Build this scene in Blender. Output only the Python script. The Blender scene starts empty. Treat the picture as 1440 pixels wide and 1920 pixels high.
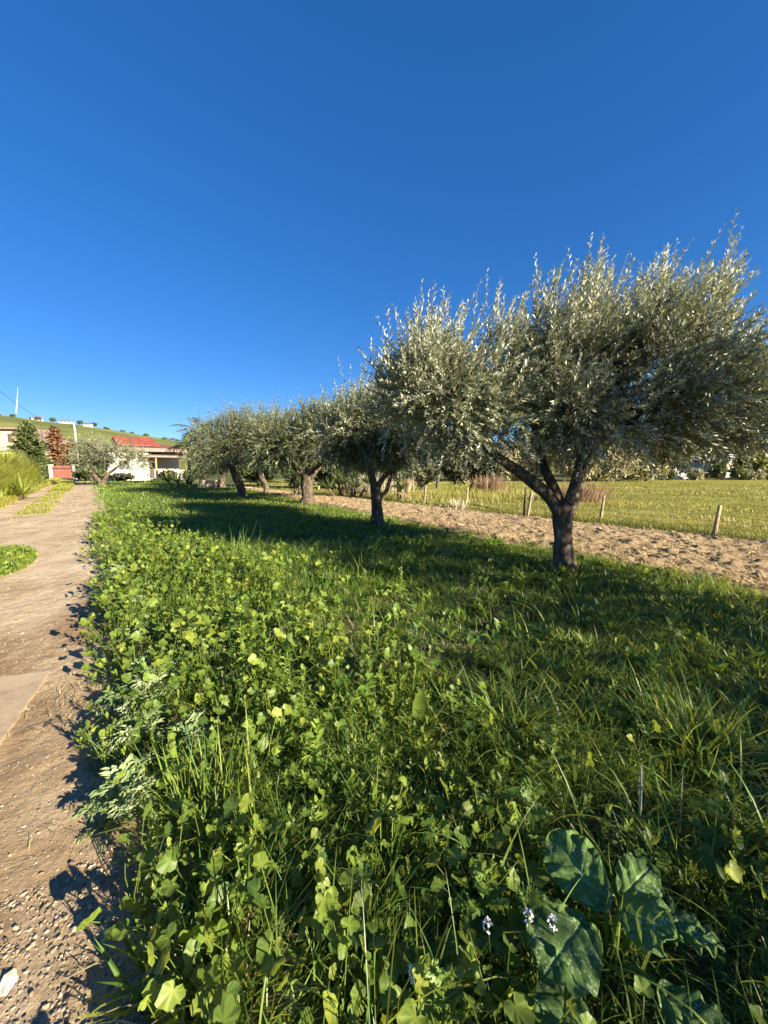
import bpy, math, random
import numpy as np

R = math.radians
scene = bpy.context.scene
col = scene.collection

# ------------------------------------------------------------------ camera, sky, sun, exposure
cam_d = bpy.data.cameras.new('camera')
cam = bpy.data.objects.new('camera', cam_d)
col.objects.link(cam)
cam.location = (0, 0, 1.6)
cam.rotation_euler = (R(90) - math.atan(85 / 723.0), 0, 0)
cam_d.sensor_fit = 'VERTICAL'
cam_d.angle_y = 2 * math.atan(960 / 723.0)
cam_d.clip_start = 0.03
cam_d.clip_end = 12000
scene.camera = cam

SUN_AZ = math.atan2(0.80, -0.60)          # compass style: measured from +Y towards +X
SUN_EL = R(20)
world = bpy.data.worlds.new('World')
scene.world = world
world.use_nodes = True
wn = world.node_tree
bgn = wn.nodes['Background']
sky = wn.nodes.new('ShaderNodeTexSky')
sky.sky_type = 'NISHITA'
sky.sun_disc = False
sky.sun_elevation = SUN_EL
sky.sun_rotation = SUN_AZ
sky.altitude = 500
sky.air_density = 0.8
sky.dust_density = 0.05
sky.ozone_density = 6.0
hsv = wn.nodes.new('ShaderNodeHueSaturation')
hsv.inputs['Hue'].default_value = 0.513
hsv.inputs['Value'].default_value = 1.08
hsv.inputs['Saturation'].default_value = 1.38
gam = wn.nodes.new('ShaderNodeGamma')
gam.inputs['Gamma'].default_value = 0.65
wn.links.new(sky.outputs[0], gam.inputs['Color'])
wn.links.new(gam.outputs[0], hsv.inputs['Color'])
wn.links.new(hsv.outputs[0], bgn.inputs[0])
bgn.inputs[1].default_value = 0.075

sun_d = bpy.data.lights.new('sun', 'SUN')
sun_d.energy = 5.0
sun_d.angle = R(0.5)
sun_d.color = (1.0, 0.87, 0.68)
sun = bpy.data.objects.new('sun', sun_d)
col.objects.link(sun)
sun.location = (30, -20, 25)
sun.rotation_euler = (R(90) - SUN_EL, 0, math.pi - SUN_AZ)

vs = scene.view_settings
vs.view_transform = 'Standard'
vs.look = 'None'
vs.gamma = 1
vs.use_curve_mapping = False
vs.exposure = 1.95

# ------------------------------------------------------------------ helpers: noise, geometry, objects
rng = np.random.default_rng(11)
UP = np.array([0, 0, 1.0])


def _hash(ix, iy, seed):
    h = (ix.astype(np.int64) * 374761393 + iy.astype(np.int64) * 668265263 + seed * 1442695041) & 0xffffffff
    h = ((h ^ (h >> 13)) * 1274126177) & 0xffffffff
    h = h ^ (h >> 16)
    return (h & 0xffff) / 65535.0


def vnoise(x, y, seed=0):
    ix = np.floor(x); iy = np.floor(y)
    fx = x - ix; fy = y - iy
    fx = fx * fx * (3 - 2 * fx); fy = fy * fy * (3 - 2 * fy)
    a = _hash(ix, iy, seed); b = _hash(ix + 1, iy, seed)
    c = _hash(ix, iy + 1, seed); d = _hash(ix + 1, iy + 1, seed)
    return (a * (1 - fx) + b * fx) * (1 - fy) + (c * (1 - fx) + d * fx) * fy


def fbm(x, y, freq=1.0, octv=4, seed=0):
    x = np.asarray(x, float); y = np.asarray(y, float)
    s = 0; a = .5; n = 0
    for k in range(octv):
        s = s + a * vnoise(x * freq + 17.3 * k, y * freq - 9.1 * k, seed + k)
        n += a; a *= .5; freq *= 2.03
    return s / n


def nrm(v):
    v = np.asarray(v, float)
    return v / np.maximum(np.linalg.norm(v, axis=-1, keepdims=True), 1e-9)


def frames(fwd, nor):
    """columns: side, fwd, normal (N,3,3)"""
    f = nrm(fwd)
    s = nrm(np.cross(f, nor))
    n = np.cross(s, f)
    return np.stack([s, f, n], axis=-1)


class Geo:
    def __init__(self):
        self.v = []; self.f = []; self.t = []; self.n = 0

    def add(self, v, f, mi=0, tint=0.5):
        v = np.asarray(v, float).reshape(-1, 3)
        f = np.asarray(f, int)
        self.v.append(v)
        self.t.append(np.broadcast_to(np.asarray(tint, float), (len(v),)))
        self.f.append((f + self.n, mi))
        self.n += len(v)

    def more(self, f, mi=0):
        """extra faces on the last added vertices"""
        f = np.asarray(f, int)
        self.f.append((f + self.n - len(self.v[-1]), mi))

    def inst(self, tv, tfs, Rm, T, scale=1.0, tint=0.5, mi=0, vt=None):
        """N copies of a template; tfs is a list of face arrays"""
        tv = np.asarray(tv, float); N = len(T)
        if N == 0:
            return
        sc = np.broadcast_to(np.asarray(scale, float), (N,))
        P = np.einsum('nij,kj->nki', Rm, tv) * sc[:, None, None] + np.asarray(T)[:, None, :]
        tt = np.broadcast_to(np.asarray(tint, float), (N,))
        K = len(tv)
        self.v.append(P.reshape(-1, 3)); self.t.append(np.repeat(tt, K) if vt is None else np.clip(np.repeat(tt, K) + np.tile(vt, N), 0, 1))
        off = (np.arange(N) * K)[:, None, None] + self.n
        for tf in tfs:
            tf = np.asarray(tf, int)
            self.f.append(((tf[None] + off).reshape(-1, tf.shape[1]), mi))
        self.n += N * K

    def mesh(self, name, mats, smooth=True):
        me = bpy.data.meshes.new(name)
        v = np.concatenate(self.v)
        me.vertices.add(len(v))
        me.vertices.foreach_set('co', v.astype(np.float32).ravel())
        loops = np.concatenate([f.ravel() for f, m in self.f])
        sizes = np.concatenate([np.full(len(f), f.shape[1]) for f, m in self.f])
        mi = np.concatenate([np.full(len(f), m) for f, m in self.f])
        me.loops.add(len(loops))
        me.loops.foreach_set('vertex_index', loops.astype(np.int32))
        me.polygons.add(len(sizes))
        st = np.concatenate([[0], np.cumsum(sizes)[:-1]])
        me.polygons.foreach_set('loop_start', st.astype(np.int32))
        try:
            me.polygons.foreach_set('loop_total', sizes.astype(np.int32))
        except Exception:
            pass
        me.polygons.foreach_set('material_index', mi.astype(np.int32))
        me.polygons.foreach_set('use_smooth', np.full(len(sizes), bool(smooth)))
        at = me.attributes.new('tint', 'FLOAT', 'POINT')
        at.data.foreach_set('value', np.concatenate(self.t).astype(np.float32))
        for m in (mats if isinstance(mats, (list, tuple)) else [mats]):
            me.materials.append(m)
        me.update(calc_edges=True)
        me.validate()
        return me

    def obj(self, name, mats, parent=None, smooth=True, loc=None):
        o = bpy.data.objects.new(name, self.mesh(name, mats, smooth))
        col.objects.link(o)
        if parent is not None:
            o.parent = parent
        if loc is not None:
            o.location = loc
        return o


def tag(o, label, cat, group=None, kind=None):
    o['label'] = label
    o['category'] = cat
    if group:
        o['group'] = group
    if kind:
        o['kind'] = kind
    return o


def struct(o, label=None):
    o['kind'] = 'structure'
    return o


def thing(name, label, cat, loc=(0, 0, 0), rz=0, group=None):
    o = bpy.data.objects.new(name, None)
    o.empty_display_size = .2
    col.objects.link(o)
    o.location = loc
    o.rotation_euler = (0, 0, rz)
    return tag(o, label, cat, group)


def copy_tree(o, loc, rz=0, sc=1.0, label=None):
    r = o.copy(); col.objects.link(r)
    r.location = loc; r.rotation_euler = (0, 0, rz); r.scale = (sc, sc, sc)
    if label:
        r['label'] = label
    for ch in list(o.children):
        c = ch.copy(); col.objects.link(c); c.parent = r
    return r


def box(g, x0, x1, y0, y1, z0, z1, mi=0, tint=.5):
    v = [(x0, y0, z0), (x1, y0, z0), (x1, y1, z0), (x0, y1, z0), (x0, y0, z1), (x1, y0, z1), (x1, y1, z1), (x0, y1, z1)]
    f = [(0, 3, 2, 1), (4, 5, 6, 7), (0, 1, 5, 4), (1, 2, 6, 5), (2, 3, 7, 6), (3, 0, 4, 7)]
    g.add(v, f, mi, tint)


def hexa(g, v, mi=0, tint=.5):
    f = [(0, 3, 2, 1), (4, 5, 6, 7), (0, 1, 5, 4), (1, 2, 6, 5), (2, 3, 7, 6), (3, 0, 4, 7)]
    g.add(v, f, mi, tint)


def catmull(P, r, m):
    P = np.asarray(P, float); r = np.asarray(r, float)
    Q = np.concatenate([[2 * P[0] - P[1]], P, [2 * P[-1] - P[-2]]])
    out = []; rr = []
    for i in range(len(P) - 1):
        for t in np.linspace(0, 1, m, endpoint=False):
            a, b, c, d = Q[i], Q[i + 1], Q[i + 2], Q[i + 3]
            out.append(.5 * (2 * b + (c - a) * t + (2 * a - 5 * b + 4 * c - d) * t * t + (3 * b - a - 3 * c + d) * t ** 3))
            rr.append(r[i] * (1 - t) + r[i + 1] * t)
    out.append(P[-1]); rr.append(r[-1])
    return np.array(out), np.array(rr)


def tube(g, P, r, n=8, m=4, rough=0.0, seed=0, mi=0, tint=.5, cap=True, flare=None):
    P, r = catmull(P, r, m)
    K = len(P)
    T = nrm(np.gradient(P, axis=0))
    a = np.array([1, 0, 0.]) if abs(T[0][0]) < .8 else np.array([0, 1., 0])
    u = nrm(a - T[0] * np.dot(a, T[0]))
    V = np.zeros((K, n, 3)); ang = np.arange(n) / n * 2 * math.pi
    for k in range(K):
        u = nrm(u - T[k] * np.dot(u, T[k])); w = np.cross(T[k], u)
        rad = np.full(n, r[k])
        if rough:
            L = np.linalg.norm(P[k] - P[0])
            rad = rad * (1 + rough * (2 * fbm(np.cos(ang) * 2.2 + 5 + seed, np.sin(ang) * 2.2 + L * 1.6 + seed * 3.1, 1.2, 3, seed) - 1))
            if flare:
                h = max(0, 1 - L / flare[0])
                rad = rad * (1 + flare[1] * h * h * (0.75 + .6 * np.maximum(0, np.cos(ang * 3 + seed)) + .35 * np.cos(5 * ang + 1)))
        V[k] = P[k] + rad[:, None] * (np.cos(ang)[:, None] * u + np.sin(ang)[:, None] * w)
    i, j = np.meshgrid(np.arange(K - 1), np.arange(n), indexing='ij')
    i = i.ravel(); j = j.ravel(); j2 = (j + 1) % n
    F = np.stack([i * n + j, i * n + j2, (i + 1) * n + j2, (i + 1) * n + j], 1)
    if cap:
        VV = np.concatenate([V.reshape(-1, 3), [P[-1]]])
        g.add(VV, F, mi, tint)
        jj = np.arange(n)
        g.more(np.stack([(K - 1) * n + jj, (K - 1) * n + (jj + 1) % n, np.full(n, K * n)], 1), mi)
    else:
        g.add(V.reshape(-1, 3), F, mi, tint)


def strands(g, P, r, mi=0, tint=.5):
    """many thin 3-sided tubes: P (N,K,3), r (N,K)"""
    N, K, _ = P.shape
    d = nrm(P[:, -1] - P[:, 0])
    a = np.where(np.abs(d[:, 2:3]) < .9, UP, np.array([1, 0, 0.]))
    u = nrm(np.cross(d, a)); w = np.cross(d, u)
    V = np.zeros((N, K, 3, 3))
    for j in range(3):
        th = j * 2 * math.pi / 3
        V[:, :, j] = P + r[:, :, None] * (math.cos(th) * u + math.sin(th) * w)[:, None, :]
    F = []
    for k in range(K - 1):
        for j in range(3):
            F.append((k * 3 + j, k * 3 + (j + 1) % 3, (k + 1) * 3 + (j + 1) % 3, (k + 1) * 3 + j))
    F = np.array(F)
    tt = np.broadcast_to(np.asarray(tint, float), (N,))
    g.add(V.reshape(-1, 3), (F[None] + (np.arange(N) * K * 3)[:, None, None]).reshape(-1, 4), mi, np.repeat(tt, K * 3))


def blades(g, base, az, h, w, th0, bend, tint=.5, K=4, mi=0, prof=None, twist=0.0, floor=True):
    base = np.asarray(base, float); N = len(base)
    az, h, w, th0, bend, tint = [np.broadcast_to(np.asarray(q, float), (N,)) for q in (az, h, w, th0, bend, tint)]
    ca, sa = np.cos(az), np.sin(az)
    prof = prof or [.7, 1, .9, .62, .0]
    pos = base.copy(); V = np.zeros((N, 2 * K + 1, 3))
    tw = rng.normal(0, 1, N) * twist
    for k in range(K + 1):
        s = k / K
        th = th0 + bend * s
        a2 = az + math.pi / 2 + tw * s
        side = np.stack([np.cos(a2), np.sin(a2), np.zeros(N)], 1)
        pk = prof[min(k, len(prof) - 1)] if len(prof) == K + 1 else np.interp(s, np.linspace(0, 1, len(prof)), prof)
        if k == K:
            V[:, 2 * K] = pos
        else:
            V[:, 2 * k] = pos - side * (w * pk / 2)[:, None]
            V[:, 2 * k + 1] = pos + side * (w * pk / 2)[:, None]
        step = (h / K)[:, None]
        pos = pos + step * np.stack([ca * np.sin(th), sa * np.sin(th), np.cos(th)], 1)
        if floor:
            pos[:, 2] = np.maximum(pos[:, 2], base[:, 2] + .012)
    Q = np.array([(2 * k, 2 * k + 1, 2 * k + 3, 2 * k + 2) for k in range(K - 1)])
    Tq = np.array([(2 * K - 2, 2 * K - 1, 2 * K)])
    off = (np.arange(N) * (2 * K + 1))[:, None, None]
    g.add(V.reshape(-1, 3), (Q[None] + off).reshape(-1, 4), mi, np.repeat(tint, 2 * K + 1))
    g.more((Tq[None] + off).reshape(-1, 3), mi)


# ------------------------------------------------------------------ materials
def newmat(name):
    m = bpy.data.materials.new(name); m.use_nodes = True
    nt = m.node_tree; nt.nodes.clear()
    out = nt.nodes.new('ShaderNodeOutputMaterial')
    return m, nt, out


def N(nt, typ, **kw):
    n = nt.nodes.new(typ)
    for k, v in kw.items():
        if k.startswith('i_'):
            key = k[2:]
            key = int(key) if key.isdigit() else key.replace('_', ' ')
            n.inputs[key].default_value = v
        else:
            setattr(n, k, v)
    return n


def ramp(nt, stops, fac=None):
    r = nt.nodes.new('ShaderNodeValToRGB')
    e = r.color_ramp.elements
    while len(e) > 1:
        e.remove(e[-1])
    e[0].position = stops[0][0]; e[0].color = (*stops[0][1], 1)
    for p, c in stops[1:]:
        x = e.new(p); x.color = (*c, 1)
    if fac is not None:
        nt.links.new(fac, r.inputs[0])
    return r


def leaf_mat(name, stops, under=None, trans=.3, tcol=(.3, .42, .05), rough=.5, spec=.35, nscale=6.0, jit=.35):
    m, nt, out = newmat(name)
    L = nt.links.new
    at = N(nt, 'ShaderNodeAttribute', attribute_name='tint')
    geo = N(nt, 'ShaderNodeNewGeometry')
    nz = N(nt, 'ShaderNodeTexNoise', i_Scale=nscale, i_Detail=3.0)
    L(geo.outputs['Position'], nz.inputs['Vector'])
    ma = N(nt, 'ShaderNodeMath', operation='MULTIPLY_ADD', i_1=jit, i_2=-jit / 2)
    L(nz.outputs[0], ma.inputs[0])
    ad = N(nt, 'ShaderNodeMath', operation='ADD', use_clamp=True)
    L(at.outputs['Fac'], ad.inputs[0]); L(ma.outputs[0], ad.inputs[1])
    rp = ramp(nt, stops, ad.outputs[0])
    c = rp.outputs[0]
    if under:
        mx = N(nt, 'ShaderNodeMix', data_type='RGBA')
        L(geo.outputs['Backfacing'], mx.inputs[0]); L(c, mx.inputs[6]); mx.inputs[7].default_value = (*under, 1)
        c = mx.outputs[2]
    p = N(nt, 'ShaderNodeBsdfPrincipled', i_Roughness=rough)
    p.inputs['Specular IOR Level'].default_value = spec
    L(c, p.inputs['Base Color'])
    if trans > 0:
        t = N(nt, 'ShaderNodeBsdfTranslucent')
        mt = N(nt, 'ShaderNodeMix', data_type='RGBA', blend_type='MULTIPLY', i_0=.35)
        mt.inputs[6].default_value = (*tcol, 1)
        L(c, mt.inputs[7])
        L(mt.outputs[2], t.inputs['Color'])
        ms = N(nt, 'ShaderNodeMixShader', i_0=trans)
        L(p.outputs[0], ms.inputs[1]); L(t.outputs[0], ms.inputs[2])
        L(ms.outputs[0], out.inputs[0])
    else:
        L(p.outputs[0], out.inputs[0])
    return m


def surf_mat(name, stops, scale=4.0, detail=8.0, rough=.85, bump=.0, bscale=40.0, bdist=.02, spec=.3, stretch=(1, 1, 1), wave=None, coords='Object', metal=0.0, usetint=False, rough_n=.6):
    m, nt, out = newmat(name)
    L = nt.links.new
    tc = N(nt, 'ShaderNodeTexCoord')
    mp = N(nt, 'ShaderNodeMapping'); mp.inputs['Scale'].default_value = stretch
    L(tc.outputs[coords], mp.inputs[0])
    nz = N(nt, 'ShaderNodeTexNoise', i_Scale=scale, i_Detail=detail, i_Roughness=rough_n)
    L(mp.outputs[0], nz.inputs['Vector'])
    fac = nz.outputs[0]
    if usetint:
        at = N(nt, 'ShaderNodeAttribute', attribute_name='tint')
        ma = N(nt, 'ShaderNodeMath', operation='MULTIPLY_ADD', i_1=.5, i_2=-.25)
        L(fac, ma.inputs[0])
        ad = N(nt, 'ShaderNodeMath', operation='ADD', use_clamp=True)
        L(at.outputs['Fac'], ad.inputs[0]); L(ma.outputs[0], ad.inputs[1]); fac = ad.outputs[0]
    rp = ramp(nt, stops, fac)
    p = N(nt, 'ShaderNodeBsdfPrincipled', i_Roughness=rough, i_Metallic=metal)
    p.inputs['Specular IOR Level'].default_value = spec
    L(rp.outputs[0], p.inputs['Base Color'])
    if bump:
        n2 = N(nt, 'ShaderNodeTexNoise', i_Scale=bscale, i_Detail=6.0, i_Roughness=.65)
        L(mp.outputs[0], n2.inputs['Vector'])
        h = n2.outputs[0]
        if wave:
            wv = N(nt, 'ShaderNodeTexWave', i_Scale=wave[0], i_Distortion=wave[2] if len(wave) > 2 else 0.0, bands_direction=wave[1])
            L(mp.outputs[0], wv.inputs['Vector'])
            mm = N(nt, 'ShaderNodeMath', operation='MULTIPLY_ADD', i_1=3.0)
            L(wv.outputs['Fac'], mm.inputs[0]); L(h, mm.inputs[2]); h = mm.outputs[0]
        b = N(nt, 'ShaderNodeBump', i_Strength=bump, i_Distance=bdist)
        L(h, b.inputs['Height']); L(b.outputs[0], p.inputs['Normal'])
    L(p.outputs[0], out.inputs[0])
    return m


M = {}
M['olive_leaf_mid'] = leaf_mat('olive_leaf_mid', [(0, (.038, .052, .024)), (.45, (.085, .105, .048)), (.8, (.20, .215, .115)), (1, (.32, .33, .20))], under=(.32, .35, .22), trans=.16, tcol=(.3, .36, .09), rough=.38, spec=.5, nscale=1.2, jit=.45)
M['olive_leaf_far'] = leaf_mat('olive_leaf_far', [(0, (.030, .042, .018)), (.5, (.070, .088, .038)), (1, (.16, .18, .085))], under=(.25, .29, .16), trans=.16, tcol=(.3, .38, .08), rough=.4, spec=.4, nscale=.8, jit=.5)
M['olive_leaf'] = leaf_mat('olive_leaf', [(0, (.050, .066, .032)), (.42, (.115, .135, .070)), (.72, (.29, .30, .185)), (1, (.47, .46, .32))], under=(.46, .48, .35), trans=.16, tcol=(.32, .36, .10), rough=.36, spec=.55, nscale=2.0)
M['olive_bark'] = surf_mat('olive_bark', [(.25, (.028, .022, .016)), (.48, (.085, .066, .047)), (.60, (.15, .12, .085)), (.70, (.34, .29, .21))], scale=13, bump=1.0, bscale=26, bdist=.03, rough=.95, stretch=(1, 1, .35), spec=.1)
M['twig'] = surf_mat('twig', [(.3, (.10, .085, .06)), (.7, (.2, .17, .12))], scale=20, rough=.9)
M['grass'] = leaf_mat('grass', [(0, (.036, .088, .019)), (.35, (.090, .175, .030)), (.7, (.185, .262, .044)), (1, (.31, .33, .08))], trans=.40, tcol=(.50, .55, .07), rough=.42, spec=.4, nscale=1.3, jit=.5)
M['dry_grass'] = leaf_mat('dry_grass', [(0, (.20, .15, .07)), (.5, (.36, .29, .15)), (1, (.52, .45, .26))], trans=.2, tcol=(.5, .42, .2), rough=.6, spec=.25)
M['mallow'] = leaf_mat('mallow', [(0, (.040, .080, .018)), (.45, (.108, .172, .026)), (.8, (.205, .262, .038)), (1, (.27, .30, .05))], trans=.40, tcol=(.52, .58, .06), rough=.48, spec=.35, nscale=3, jit=.45)
M['dock'] = leaf_mat('dock', [(0, (.04, .095, .020)), (.5, (.10, .185, .028)), (1, (.21, .29, .045))], trans=.38, tcol=(.4, .5, .05), rough=.40, spec=.45, nscale=3)
M['thistle'] = leaf_mat('thistle', [(0, (.075, .13, .045)), (.5, (.145, .215, .080)), (1, (.25, .31, .14))], under=(.25, .31, .16), trans=.22, tcol=(.36, .44, .12), rough=.55, spec=.3, nscale=5)
M['feather'] = leaf_mat('feather', [(0, (.05, .11, .025)), (.5, (.11, .19, .04)), (1, (.20, .27, .06))], trans=.34, tcol=(.4, .5, .06), rough=.5, nscale=5)
M['meadow_grass'] = leaf_mat('meadow_grass', [(0, (.095, .12, .024)), (.4, (.215, .22, .040)), (.75, (.33, .30, .075)), (1, (.44, .38, .16))], trans=.3, tcol=(.45, .44, .09), rough=.5, nscale=.35, jit=.9)
M['reed'] = leaf_mat('reed', [(0, (.09, .125, .02)), (.5, (.20, .23, .035)), (1, (.32, .31, .065))], trans=.3, tcol=(.48, .46, .06), rough=.5, nscale=.8, jit=.5)
M['bush'] = leaf_mat('bush', [(0, (.025, .045, .014)), (.5, (.06, .085, .022)), (1, (.12, .14, .04))], trans=.2, tcol=(.3, .36, .06), rough=.5, nscale=1.0, jit=.6)
M['pale_bush'] = leaf_mat('pale_bush', [(0, (.12, .115, .06)), (.5, (.23, .21, .11)), (1, (.36, .33, .19))], under=(.40, .38, .26), trans=.2, tcol=(.4, .38, .14), rough=.5, nscale=.8, jit=.6)
M['dark_bush'] = leaf_mat('dark_bush', [(0, (.018, .022, .012)), (.5, (.038, .042, .02)), (1, (.075, .07, .035))], trans=.12, tcol=(.2, .2, .06), rough=.55, nscale=1.0, jit=.6)
M['conifer'] = leaf_mat('conifer', [(0, (.03, .05, .020)), (.5, (.075, .10, .035)), (1, (.15, .165, .06))], trans=.1, rough=.6, nscale=1.5, jit=.5)
M['red_leaf'] = leaf_mat('red_leaf', [(0, (.10, .05, .028)), (.5, (.20, .09, .05)), (1, (.25, .18, .08))], trans=.2, tcol=(.5, .2, .06), rough=.6, nscale=1.0, jit=.8)
M['brush'] = leaf_mat('brush', [(0, (.16, .10, .065)), (.5, (.28, .18, .11)), (1, (.42, .31, .19))], trans=.15, tcol=(.5, .3, .15), rough=.7, nscale=1.0, jit=.6)
M['palm'] = leaf_mat('palm', [(0, (.04, .065, .02)), (.5, (.09, .12, .035)), (1, (.19, .2, .06))], trans=.2, tcol=(.35, .4, .06), rough=.45, nscale=1)
M['dead_palm'] = leaf_mat('dead_palm', [(0, (.2, .14, .08)), (1, (.38, .3, .18))], trans=.1, tcol=(.5, .4, .2), rough=.7)
M['yucca'] = leaf_mat('yucca', [(0, (.030, .055, .020)), (.5, (.075, .11, .030)), (1, (.20, .22, .05))], trans=.12, tcol=(.35, .4, .06), rough=.35, spec=.5, nscale=1)
M['pale_palm'] = leaf_mat('pale_palm', [(0, (.10, .14, .02)), (1, (.25, .29, .05))], trans=.3, tcol=(.45, .5, .06), rough=.4)
M['petal'] = surf_mat('petal', [(.3, (.70, .68, .66)), (.7, (.84, .83, .79))], scale=60, rough=.6)
M['white_wall'] = surf_mat('white_wall', [(.3, (.48, .45, .38)), (.5, (.62, .59, .51)), (.7, (.68, .65, .57))], scale=1.2, bump=.15, bscale=30, rough=.9)
M['cream_wall'] = surf_mat('cream_wall', [(.3, (.44, .34, .19)), (.6, (.56, .45, .27))], scale=.8, bump=.2, bscale=20, rough=.9)
M['tan_wall'] = surf_mat('tan_wall', [(.3, (.52, .42, .32)), (.7, (.62, .52, .41))], scale=1.0, rough=.9)
M['brown_roof'] = surf_mat('brown_roof', [(.3, (.15, .075, .05)), (.7, (.26, .14, .10))], scale=3, bump=.6, bscale=6, bdist=.05, rough=.85, wave=(2.2, 'X'))
M['red_roof'] = surf_mat('red_roof', [(.35, (.20, .040, .028)), (.5, (.29, .065, .042)), (.68, (.36, .12, .08))], scale=2.5, bump=.7, bscale=6, bdist=.06, rough=.75, wave=(1.3, 'X'))
M['fascia'] = surf_mat('fascia', [(.3, (.17, .12, .10)), (.7, (.27, .20, .17))], scale=3, rough=.8)
M['dark_wood'] = surf_mat('dark_wood', [(.3, (.06, .04, .03)), (.7, (.12, .08, .055))], scale=8, rough=.8, stretch=(1, 1, .2))
M['orange_wood'] = surf_mat('orange_wood', [(.3, (.30, .15, .06)), (.7, (.42, .24, .11))], scale=6, rough=.7, stretch=(1, 1, .2))
M['gate_metal'] = surf_mat('gate_metal', [(.3, (.22, .075, .05)), (.6, (.33, .13, .09)), (.75, (.40, .19, .13))], scale=2.5, rough=.7, stretch=(3, 3, .5))
M['dark_metal'] = surf_mat('dark_metal', [(.3, (.03, .025, .022)), (.7, (.07, .055, .045))], scale=8, rough=.6)
M['grey_board'] = surf_mat('grey_board', [(.3, (.30, .29, .27)), (.7, (.45, .43, .40))], scale=5, rough=.85)
M['glass'] = surf_mat('glass', [(.3, (.03, .04, .06)), (.7, (.05, .06, .09))], scale=2, rough=.1, spec=.6)
M['post'] = surf_mat('post', [(.25, (.15, .11, .075)), (.55, (.30, .24, .16)), (.75, (.44, .37, .26))], scale=14, bump=.6, bscale=40, bdist=.01, rough=.9, stretch=(2, 2, .3))
M['wire'] = surf_mat('wire', [(.3, (.16, .14, .12)), (.7, (.26, .23, .2))], scale=12, rough=.6, metal=.4)
M['pole_wood'] = surf_mat('pole_wood', [(.3, (.46, .40, .30)), (.7, (.60, .53, .41))], scale=6, rough=.85, stretch=(1, 1, .1))
M['concrete'] = surf_mat('concrete', [(.30, (.20, .14, .085)), (.42, (.30, .22, .14)), (.55, (.36, .28, .185)), (.75, (.42, .335, .23))], scale=5.0, detail=12, bump=.35, bscale=60, bdist=.006, rough=.9, rough_n=.75)
M['pallet'] = surf_mat('pallet', [(.3, (.30, .25, .19)), (.7, (.46, .40, .32))], scale=5, rough=.9, stretch=(1, 4, 4))
M['stone'] = surf_mat('stone', [(.25, (.14, .108, .072)), (.5, (.235, .185, .12)), (.75, (.34, .28, .19))], scale=14, bump=.5, bscale=60, bdist=.006, rough=.9, usetint=True)
M['white_stone'] = surf_mat('white_stone', [(.3, (.50, .43, .32)), (.7, (.68, .61, .48))], scale=20, bump=.5, bscale=50, bdist=.005, rough=.9)
M['clod'] = surf_mat('clod', [(0, (.13, .085, .05)), (.45, (.30, .21, .125)), (1, (.50, .385, .245))], scale=9, bump=.5, bscale=50, bdist=.01, rough=.95, usetint=True, spec=.1)
M['soil_straw'] = leaf_mat('soil_straw', [(0, (.26, .175, .09)), (.5, (.47, .355, .195)), (1, (.64, .52, .31))], trans=.12, tcol=(.5, .42, .2), rough=.7, spec=.2)
M['hose'] = surf_mat('hose', [(.3, (.02, .02, .02)), (.7, (.04, .04, .04))], scale=5, rough=.5)
M['contrail'] = surf_mat('contrail', [(.3, (.85, .87, .9)), (.7, (.9, .92, .95))], scale=.05, rough=1)
nt_ = M['contrail'].node_tree
o_ = [q for q in nt_.nodes if q.type == 'OUTPUT_MATERIAL'][0]
p_ = [q for q in nt_.nodes if q.type == 'BSDF_PRINCIPLED'][0]
t_ = nt_.nodes.new('ShaderNodeBsdfTransparent'); m_ = nt_.nodes.new('ShaderNodeMixShader'); m_.inputs[0].default_value = .45
nt_.links.new(t_.outputs[0], m_.inputs[1]); nt_.links.new(p_.outputs[0], m_.inputs[2]); nt_.links.new(m_.outputs[0], o_.inputs[0])
M['roof_tile_dark'] = surf_mat('roof_tile_dark', [(.3, (.10, .06, .05)), (.7, (.17, .10, .08))], scale=3, rough=.8)


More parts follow.
